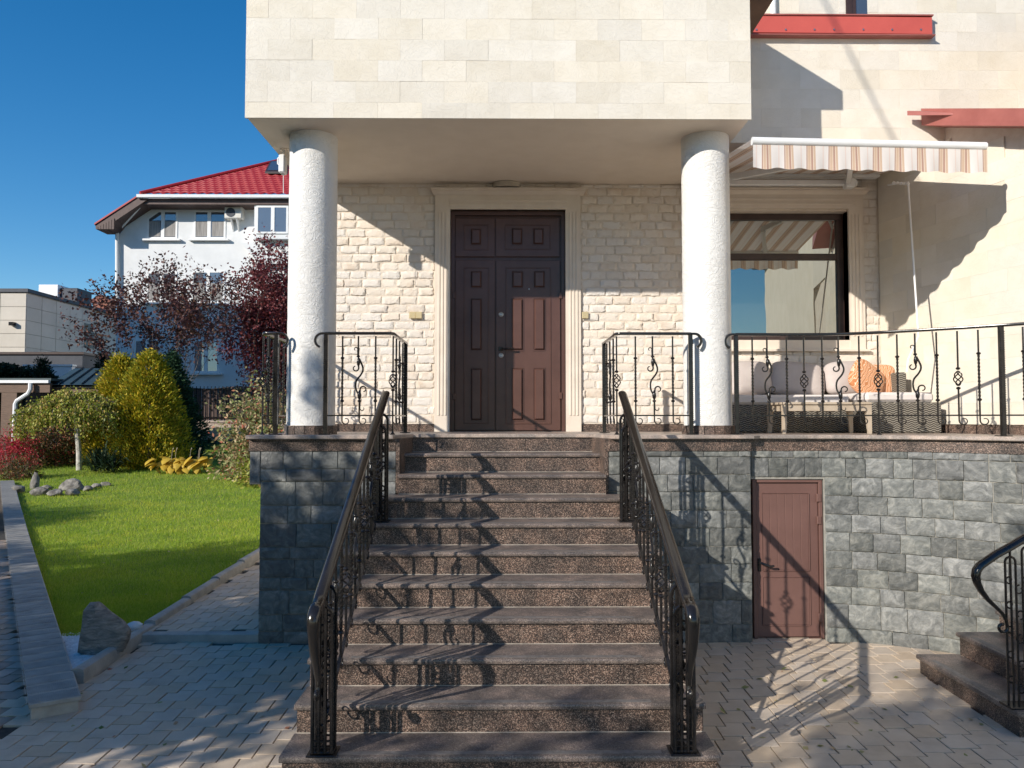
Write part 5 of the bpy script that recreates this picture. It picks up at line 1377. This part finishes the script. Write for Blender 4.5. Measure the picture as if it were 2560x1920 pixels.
m = MB(); m.sweep([(A.x - .1, 34.9, A.z - .12), (xw1, 34.9, A.z - .12)], [(-.08, .08), (-.07, -.05), (0, -.09), (.07, -.05), (.08, .08)]); gt = m.build('gutter', M['white'], rf)
pp = [(354, 494), (358, 503), (348, 517), (300, 570), (293, 580), (293, 770)]
MB().tube([tuple(P(a, b, 35.3 if i < 3 else 35.88)) for i, (a, b) in enumerate(pp)], .085, 8).build('downpipe', M['white'], ap)
m = MB(); a = rfp(0, 0); sk = [P(662, 455, 37.5), P(708, 455, 37.5), P(716, 436, 39.2), P(676, 436, 39.2)]
def roofz(p): return A.z + .65 * (p.y - 35) + .14
m.add([(p.x, p.y, roofz(p)) for p in sk] + [(p.x, p.y, roofz(p) + .1) for p in sk], [(0,1,5,4),(1,2,6,5),(2,3,7,6),(3,0,4,7),(4,5,6,7)]); sko = m.build('skylight', M['frame'], rf, False)
c_ = sum(sk, Vector()) / 4; MB().add([((p.x - c_.x) * .8 + c_.x, (p.y - c_.y) * .8 + c_.y, roofz(c_) + .65 * (p.y - c_.y) * .8 + .115) for p in sk], [(0, 1, 2, 3)]).build('pane', M['glassfar'], sko, False)


def far_window(x0, y0, x1, y1, mull=(.5,), clip=False, sill=True, y=D1, curtain=True, par=ap):
    a, b = P(x0, y1, y), P(x1, y0, y); fw = .085
    m = MB(); yy = y - .03
    top = [(a.x, b.z), (b.x, b.z)]
    m.box(a.x, b.x, yy, y + .02, a.z, a.z + fw); m.box(b.x - fw, b.x, yy, y + .02, a.z + fw, b.z - fw)
    if clip:
        cx_ = a.x + (b.x - a.x) * .38; cz_ = a.z + (b.z - a.z) * .70
        m.box(a.x, a.x + fw, yy, y + .02, a.z + fw, cz_); m.box(cx_, b.x, yy, y + .02, b.z - fw, b.z)
        m.prism([(a.x, cz_), (a.x + fw, cz_), (cx_, b.z - fw), (cx_, b.z)], 'y', yy, y + .02)
    else:
        m.box(a.x, a.x + fw, yy, y + .02, a.z + fw, b.z - fw); m.box(a.x, b.x, yy, y + .02, b.z - fw, b.z)
    for f in mull: xm = a.x + (b.x - a.x) * f; m.box(xm - .08, xm + .08, yy - .01, y + .02, a.z + fw, b.z - fw)
    w_ = m.build('window', M['white'], par, False)
    poly = [(a.x + .03, a.z + .03), (b.x - .03, a.z + .03), (b.x - .03, b.z - .03)] + ([(a.x + (b.x - a.x) * .38, b.z - .03), (a.x + .03, a.z + (b.z - a.z) * .70)] if clip else [(a.x + .03, b.z - .03)])
    MB().prism(poly, 'y', y - .012, y - .006).build('pane', M['glassfar'], w_, False)
    if curtain:
        for f0, f1 in ((.06, .42), (.56, .94)):
            c0, c1 = a.x + (b.x - a.x) * f0, a.x + (b.x - a.x) * f1; m = MB(); n = 14
            m.v = [(c0 + (c1 - c0) * i / n, y - .016 + .0015 * (i % 2), z) for z in (a.z + .12, a.z + (b.z - a.z) * .62) for i in range(n + 1)]; m.f = [(i, i + 1, n + 2 + i, n + 1 + i) for i in range(n)]; m.build('curtain', M['curtain'], w_, False)
    if sill: MB().box(a.x - .18, b.x + .18, y - .2, y, a.z - .10, a.z - .02).build('sill', M['white'], w_, False)
far_window(z1x(1098), z1y(527), z1x(1330), z1y(740), (.52,), clip=True)
far_window(z1x(1448), z1y(527), z1x(1690), z1y(740), (.48,))
far_window(z1x(1095), z1y(985), z1x(1325), z1y(1212), (.5,)); far_window(z1x(1430), z1y(978), z1x(1682), z1y(1220), (.5,))
far_window(z1x(1000), z1y(1490), z1x(1200), z1y(1700), (.5,), curtain=False); far_window(z1x(1440), z1y(1500), z1x(1640), z1y(1740), (.5,), curtain=False)
# glazed bay
bx0 = z1x(1905); a = P(bx0, z1y(490), 35.2); b = P(760, z1y(715), 35.2)
m = MB(); m.box(a.x - .02, -8, 35.2, 36.02, b.z - .15, a.z + .1); m.prism([(a.x - .75, b.z - .25), (a.x - .02, b.z - .15), (-8, b.z - .15), (-8, b.z - 1.2), (a.x + .1, b.z - 1.2)], 'y', 35.6, 36.02); m.build('bay', M['whitewall'], ap, False)
far_window(bx0 + 3, z1y(492), z1x(2155), z1y(700), (.52,), sill=False, y=35.18, curtain=False); far_window(z1x(2160), z1y(492), z1x(2400), z1y(700), (.5,), sill=False, y=35.18, curtain=False)
a, b = P(z1x(1678), z1y(588), 35.6), P(z1x(1810), z1y(497), 35.6)
acu = thing('air_conditioner', 'cream outdoor air conditioning unit beside the upper window of the white house', 'air conditioner')
MB().cbox(a.x, b.x, 35.55, 35.97, a.z, b.z, .04).build('casing', M['acbody'], acu)
m = MB(); m.rings([[(a.x + (b.x-a.x)*.36 + r*math.cos(t_), yy, (a.z+b.z)/2 + r*math.sin(t_)) for t_ in [k*math.pi/12 for k in range(24)]] for r, yy in ((.21, 35.56), (.21, 35.53), (.18, 35.53), (.04, 35.545))]); m.build('fan_grille', M['bluegrey'], acu)
for x_ in (a.x + .25, b.x - .3): MB().prism([(35.6, a.z), (35.99, a.z), (35.99, a.z - .5)], 'x', x_, x_ + .06).build('bracket', M['white'], acu, False)

# ================================================================== BEIGE PANELLED BUILDING AND NEIGHBOURS
bb = thing('panelled_building', 'flat-roofed beige building clad in large panels', 'building')
c0 = P(67, 724, 45.0); xE = c0.x; zT = c0.z
MB().box(xE - 30, xE - .03, 45.03, 75, 0, zT - .15).build('wall', M['grout'], bb, False)
MB().box(xE - 30.1, xE + .12, 44.9, 75, zT - .15, zT + .05).build('roof_edge', M['bluegrey'], bb, False)
pm_ = MB(); pm_.cbox(0, 1, -1, .2, 0, 1, .004); PAN = pm_.mesh('panel'); PAN.materials.append(M['beige'])
for r_ in range(10):
    z0_ = zT - .2 - .78 * (r_ + 1)
    for k in range(15): piece('panel', PAN, bb, (xE - .03, 45.0), R(90), 1.5 * k + .02, z0_, 1.46, .755, .04)
    for k in range(4): piece('panel', PAN, bb, (xE, 45.03), 0, -1.5 * (k + 1) + .02, z0_, 1.46, .755, .04)
for nx, ny, D in ((32, 810, 44.9),): p = P(nx, ny, D); MB().box(p.x - .12, p.x + .12, 44.7, 45, p.z - .1, p.z + .1).build('floodlight', M['iron'], bb, False)
yy = 56.0; MB().box(xE - .005, xE + .03, 51.2, 52.4, P(222, 840, 51.8).z - .8, P(222, 840, 51.8).z + .8).build('window', M['frame'], bb, False)
ru = thing('roof_unit', 'white ventilation unit standing on the flat roof of the panelled building', 'ventilation unit')
p = P(145, 728, 52); MB().cbox(p.x - 1.3, p.x, 52, 54, zT + .05, p.z + .45, .03).build('casing', M['white'], ru); MB().cbox(p.x, p.x + 1.2, 52.2, 54, zT + .3, p.z + .25, .03).build('condenser', M['bluegrey'], ru)
cm_ = thing('chimney', 'small brick chimney with a pitched cap behind the panelled building', 'chimney'); p = P(252, 765, 62); MB().box(p.x - .6, p.x + .6, 62, 63.2, 0, p.z + .3).build('stack', M['redbrick'], cm_, False); MB().prism([(p.x - 1, p.z + .3), (p.x + 1, p.z + .3), (p.x, p.z + .9)], 'y', 61.8, 63.4).build('cap', M['redbrick'], cm_, False)
ann = thing('grey_annex', 'low blue-grey flat-roofed annex in front of the panelled building', 'building'); a, b = P(-60, 886, 40), P(204, 990, 40)
MB().box(a.x, b.x, 40, 44, 0, a.z).build('wall', M['bluegrey'], ann, False); MB().box(a.x - .1, b.x + .1, 39.9, 44, a.z, a.z + .12).build('parapet', M['frame'], ann, False)
a, b = P(60, 915, 39), P(178, 990, 39); gar = thing('white_wall', 'low white garden wall in front of the blue-grey annex', 'wall'); MB().box(a.x, b.x, 39, 39.3, 0, a.z).build('masonry', M['whitewall'], gar, False); MB().box(a.x - .05, b.x + .05, 38.95, 39.35, a.z, a.z + .08).build('coping', M['white'], gar, False)
# hedge
rng = np.random.default_rng(61); hd = thing('hedge', 'long dark clipped hedge behind the wooden pavilion', 'hedge'); a, b = P(-40, 908, 32), P(172, 990, 32); n = 15000
tt = rng.random(n); top = a.z - .9 * (tt ** 1.6) + .08 * np.sin(tt * 60)
pos = np.stack([a.x + (b.x - a.x) * tt, 32 + rng.uniform(-.05, .9, n), 1 + (top - 1) * rng.random(n) ** .6], 1)
leaf_obj('foliage', pos, rnorm(rng, n), rnorm(rng, n), .16, .10, M['lf_hedge'], hd)
MB().box(a.x, b.x, 32.2, 32.8, 0, a.z - 1.2).build('stems', M['soil'], hd, False)
p = P(103, 990, 31); conifer('thuja', 'slender dark thuja rising above the clipped hedge', (p.x, 31, 1.0), P(103, 896, 31).z - 1.0, .55, M['lf_hedge'], 62, 400, 12, .12, .5)
p = P(258, 990, 34); conifer('thuja', 'small dark thuja showing above the green metal roof', (p.x, 34, 1.0), P(258, 884, 34).z - 1.0, .55, M['lf_hedge'], 63, 400, 12, .12, .45)
# wooden pavilion
pv_ = thing('garden_pavilion', 'wooden garden pavilion with dark green standing-seam roof and white gutter', 'pavilion')
Dp = 25.0; g0 = gz(Dp); ze = P(60, 953, Dp).z
a = P(-60, 950, Dp).x; b = P(125, 957, Dp).x; c = P(300, 962, Dp).x; z2 = P(200, 963, Dp).z
MB().box(a, b, Dp, Dp + .12, ze - .36, ze - .06).build('beam', M['wood'], pv_, False); MB().box(b, c, Dp + .3, Dp + .42, z2 - .34, z2 - .05).build('beam', M['wood'], pv_, False)
MB().box(a, b, Dp - .1, Dp + .02, ze - .06, ze + .03).build('gutter', M['white'], pv_, False); MB().box(b - .1, c, Dp + .2, Dp + .3, z2 - .05, z2 + .02).build('gutter', M['white'], pv_, False)
MB().box(a, b, Dp + .05, Dp + 4, ze + .02, ze + .10).build('flat_roof', M['greenroof'], pv_, False)
r0, r1 = P(118, 962, Dp + .2), P(300, 962, Dp + .2); r2, r3 = P(186, 921, Dp + 2), P(330, 921, Dp + 2)
m = MB(); m.add([tuple(r0), tuple(r1), tuple(r3), tuple(r2)] + [(p.x, p.y, p.z - .08) for p in (r0, r1, r3, r2)], [(0,1,2,3),(4,7,6,5),(0,4,5,1),(1,5,6,2),(2,6,7,3),(3,7,4,0)]); rfo = m.build('metal_roof', M['greenroof'], pv_, False)
for k in range(1, 7): f = k / 6.4; MB().tube([tuple(r0.lerp(r1, f) + Vector((0, 0, .03))), tuple(r2.lerp(r3, f) + Vector((0, 0, .03)))], .022, 5).build('seam', M['greenroof'], rfo)
for nx in (26, -30): p = P(nx, 1050, Dp + .1); MB().cbox(p.x - .25, p.x + .25, Dp, Dp + .3, g0 - .2, ze - .36, .01).build('post', M['wood'], pv_)
MB().box(a, c, Dp + 2.6, Dp + 2.8, g0 - .2, ze - .1).build('back_wall', M['soffitwood'], pv_, False)
pp = [(76, 958), (76, 972), (70, 984), (42, 1002), (38, 1010), (34, 1105)]
MB().tube([tuple(P(x_, y_, Dp - .12)) for x_, y_ in pp], .065, 8).build('downpipe', M['white'], pv_)

# ================================================================== UNSEEN TREES, HEDGE AND SLAB ADDED TO SHADE COURT, LAWN AND WHITE HOUSE
for i, (x_, y_, zc2, rx, rz_, nl, lb) in enumerate((
        (-7.95, 1.2, 3.2, 2.0, 2.3, 9500, 'leafy green tree beside the driveway, next to the court'),
        (-12.2, 1.6, 5.2, 2.0, .55, 7000, 'flat-crowned tree shaped to band the lawn with shade, second from the court'),  # unseen; this and the next two crowns flattened to band the lawn's shade
        (-17.0, 1.2, 5.6, 1.7, .45, 5000, 'flat-crowned tree shaped to band the lawn with shade, third from the court'),
        (-22.0, 2.0, 7.9, 1.6, .32, 2600, 'tall flat-crowned tree shaped to streak the lawn with shade, far end of the driveway'),
        (-7.3, -3.0, 2.75, 1.3, 2.1, 6500, 'rounded tree behind the photographer on the driveway side'),
        (-4.9, -3.4, 4.25, 1.55, 2.5, 11000, 'rounded tree behind the photographer near the middle of the court'),
        (-2.2, -3.6, 4.0, 1.5, 2.5, 9000, 'rounded tree behind the photographer on the side-staircase side'))):
    crown_tree('shade_tree', lb, (x_, y_, pz(y_)), zc2 + .4, (x_, y_, zc2), (rx, rx, rz_), nl, .17, M['lf_green'], 70 + i, 'trees round the court', 1, .11, 220, cs=.11)
th = thing('shade_hedge', 'tall unseen hedge added beside the driveway to shade the lawn', 'hedge'); rng = np.random.default_rng(91); n = 26000  # unseen hedge, added to deepen the shade on the lawn
hx = -6.75 - 17 * rng.random(n); top_ = 4.7 + .45 * np.sin(hx * 1.9) + .3 * np.sin(hx * 4.7 + 1) + .25 * np.sin(hx * 11)
pos = np.stack([hx, .7 + rng.uniform(-.5, .5, n), top_ * rng.random(n) ** .7], 1)
leaf_obj('foliage', pos, rnorm(rng, n), rnorm(rng, n), .2, .13, M['lf_green'], th); MB().box(-23.5, -6.8, .6, .8, -.2, 3.2).build('stems', M['soil'], th, False)
nh = thing('neighbour_shade_slab', 'unseen neighbouring house, a thin slab shaped to shade the white facade', 'building')  # out of view; thin slab shaped to shade the white house's lower floors
MB().box(-60, -18.7, 23.8, 25.9, 0, 13.45).build('wall', M['whitewall'], nh, False); MB().box(-60.2, -18.6, 23.7, 26, 13.45, 13.65).build('roof', M['bluegrey'], nh, False)
w0, w1 = P(2058, -10, YU), P(2222, 318, YU); sv = Vector(SUN)
a_, b_ = w0.lerp(w1, -.5) - sv * 8.5, w0.lerp(w1, 1.6) - sv * 7.5
cb_ = MB().tube([tuple(a_.lerp(b_, i / 10) + Vector((0, 0, -.03 * math.sin(math.pi * i / 10)))) for i in range(11)], .012, 6).build('overhead_cable', M['iron'])
tag(cb_, 'thin black overhead cable strung above the court', 'cable')

# fallen leaves
rng = np.random.default_rng(77); pts = []
while len(pts) < 130:
    yy = 4.2 + 14 * rng.random() ** 1.8; xx = rng.uniform(-.62, .62) * yy
    if -3.3 < xx < -2.1 and yy > 6.6: continue
    if xx > -3.3 and (yy > 6.5 or -1.25 < xx < 1.2 or xx > 3.0): continue
    if xx < -3.3 and (yy < 7.4 or xx < kx(yy) + .1): continue
    pts.append((xx, yy, pz(yy) + .006 if xx > -3.3 else gz(yy) + .035))
n = len(pts); ax = rnorm(rng, n); ax[:, 2] *= .25
o = leaf_obj('fallen_leaves', np.array(pts), ax, np.array([0, 0, 1.]) + rng.normal(0, .25, (n, 3)), rng.uniform(.03, .06, n), rng.uniform(.02, .04, n), M['lf_varieg'])
tag(o, 'scattered small dry leaves on the lawn and paving', 'leaves', kind='stuff')
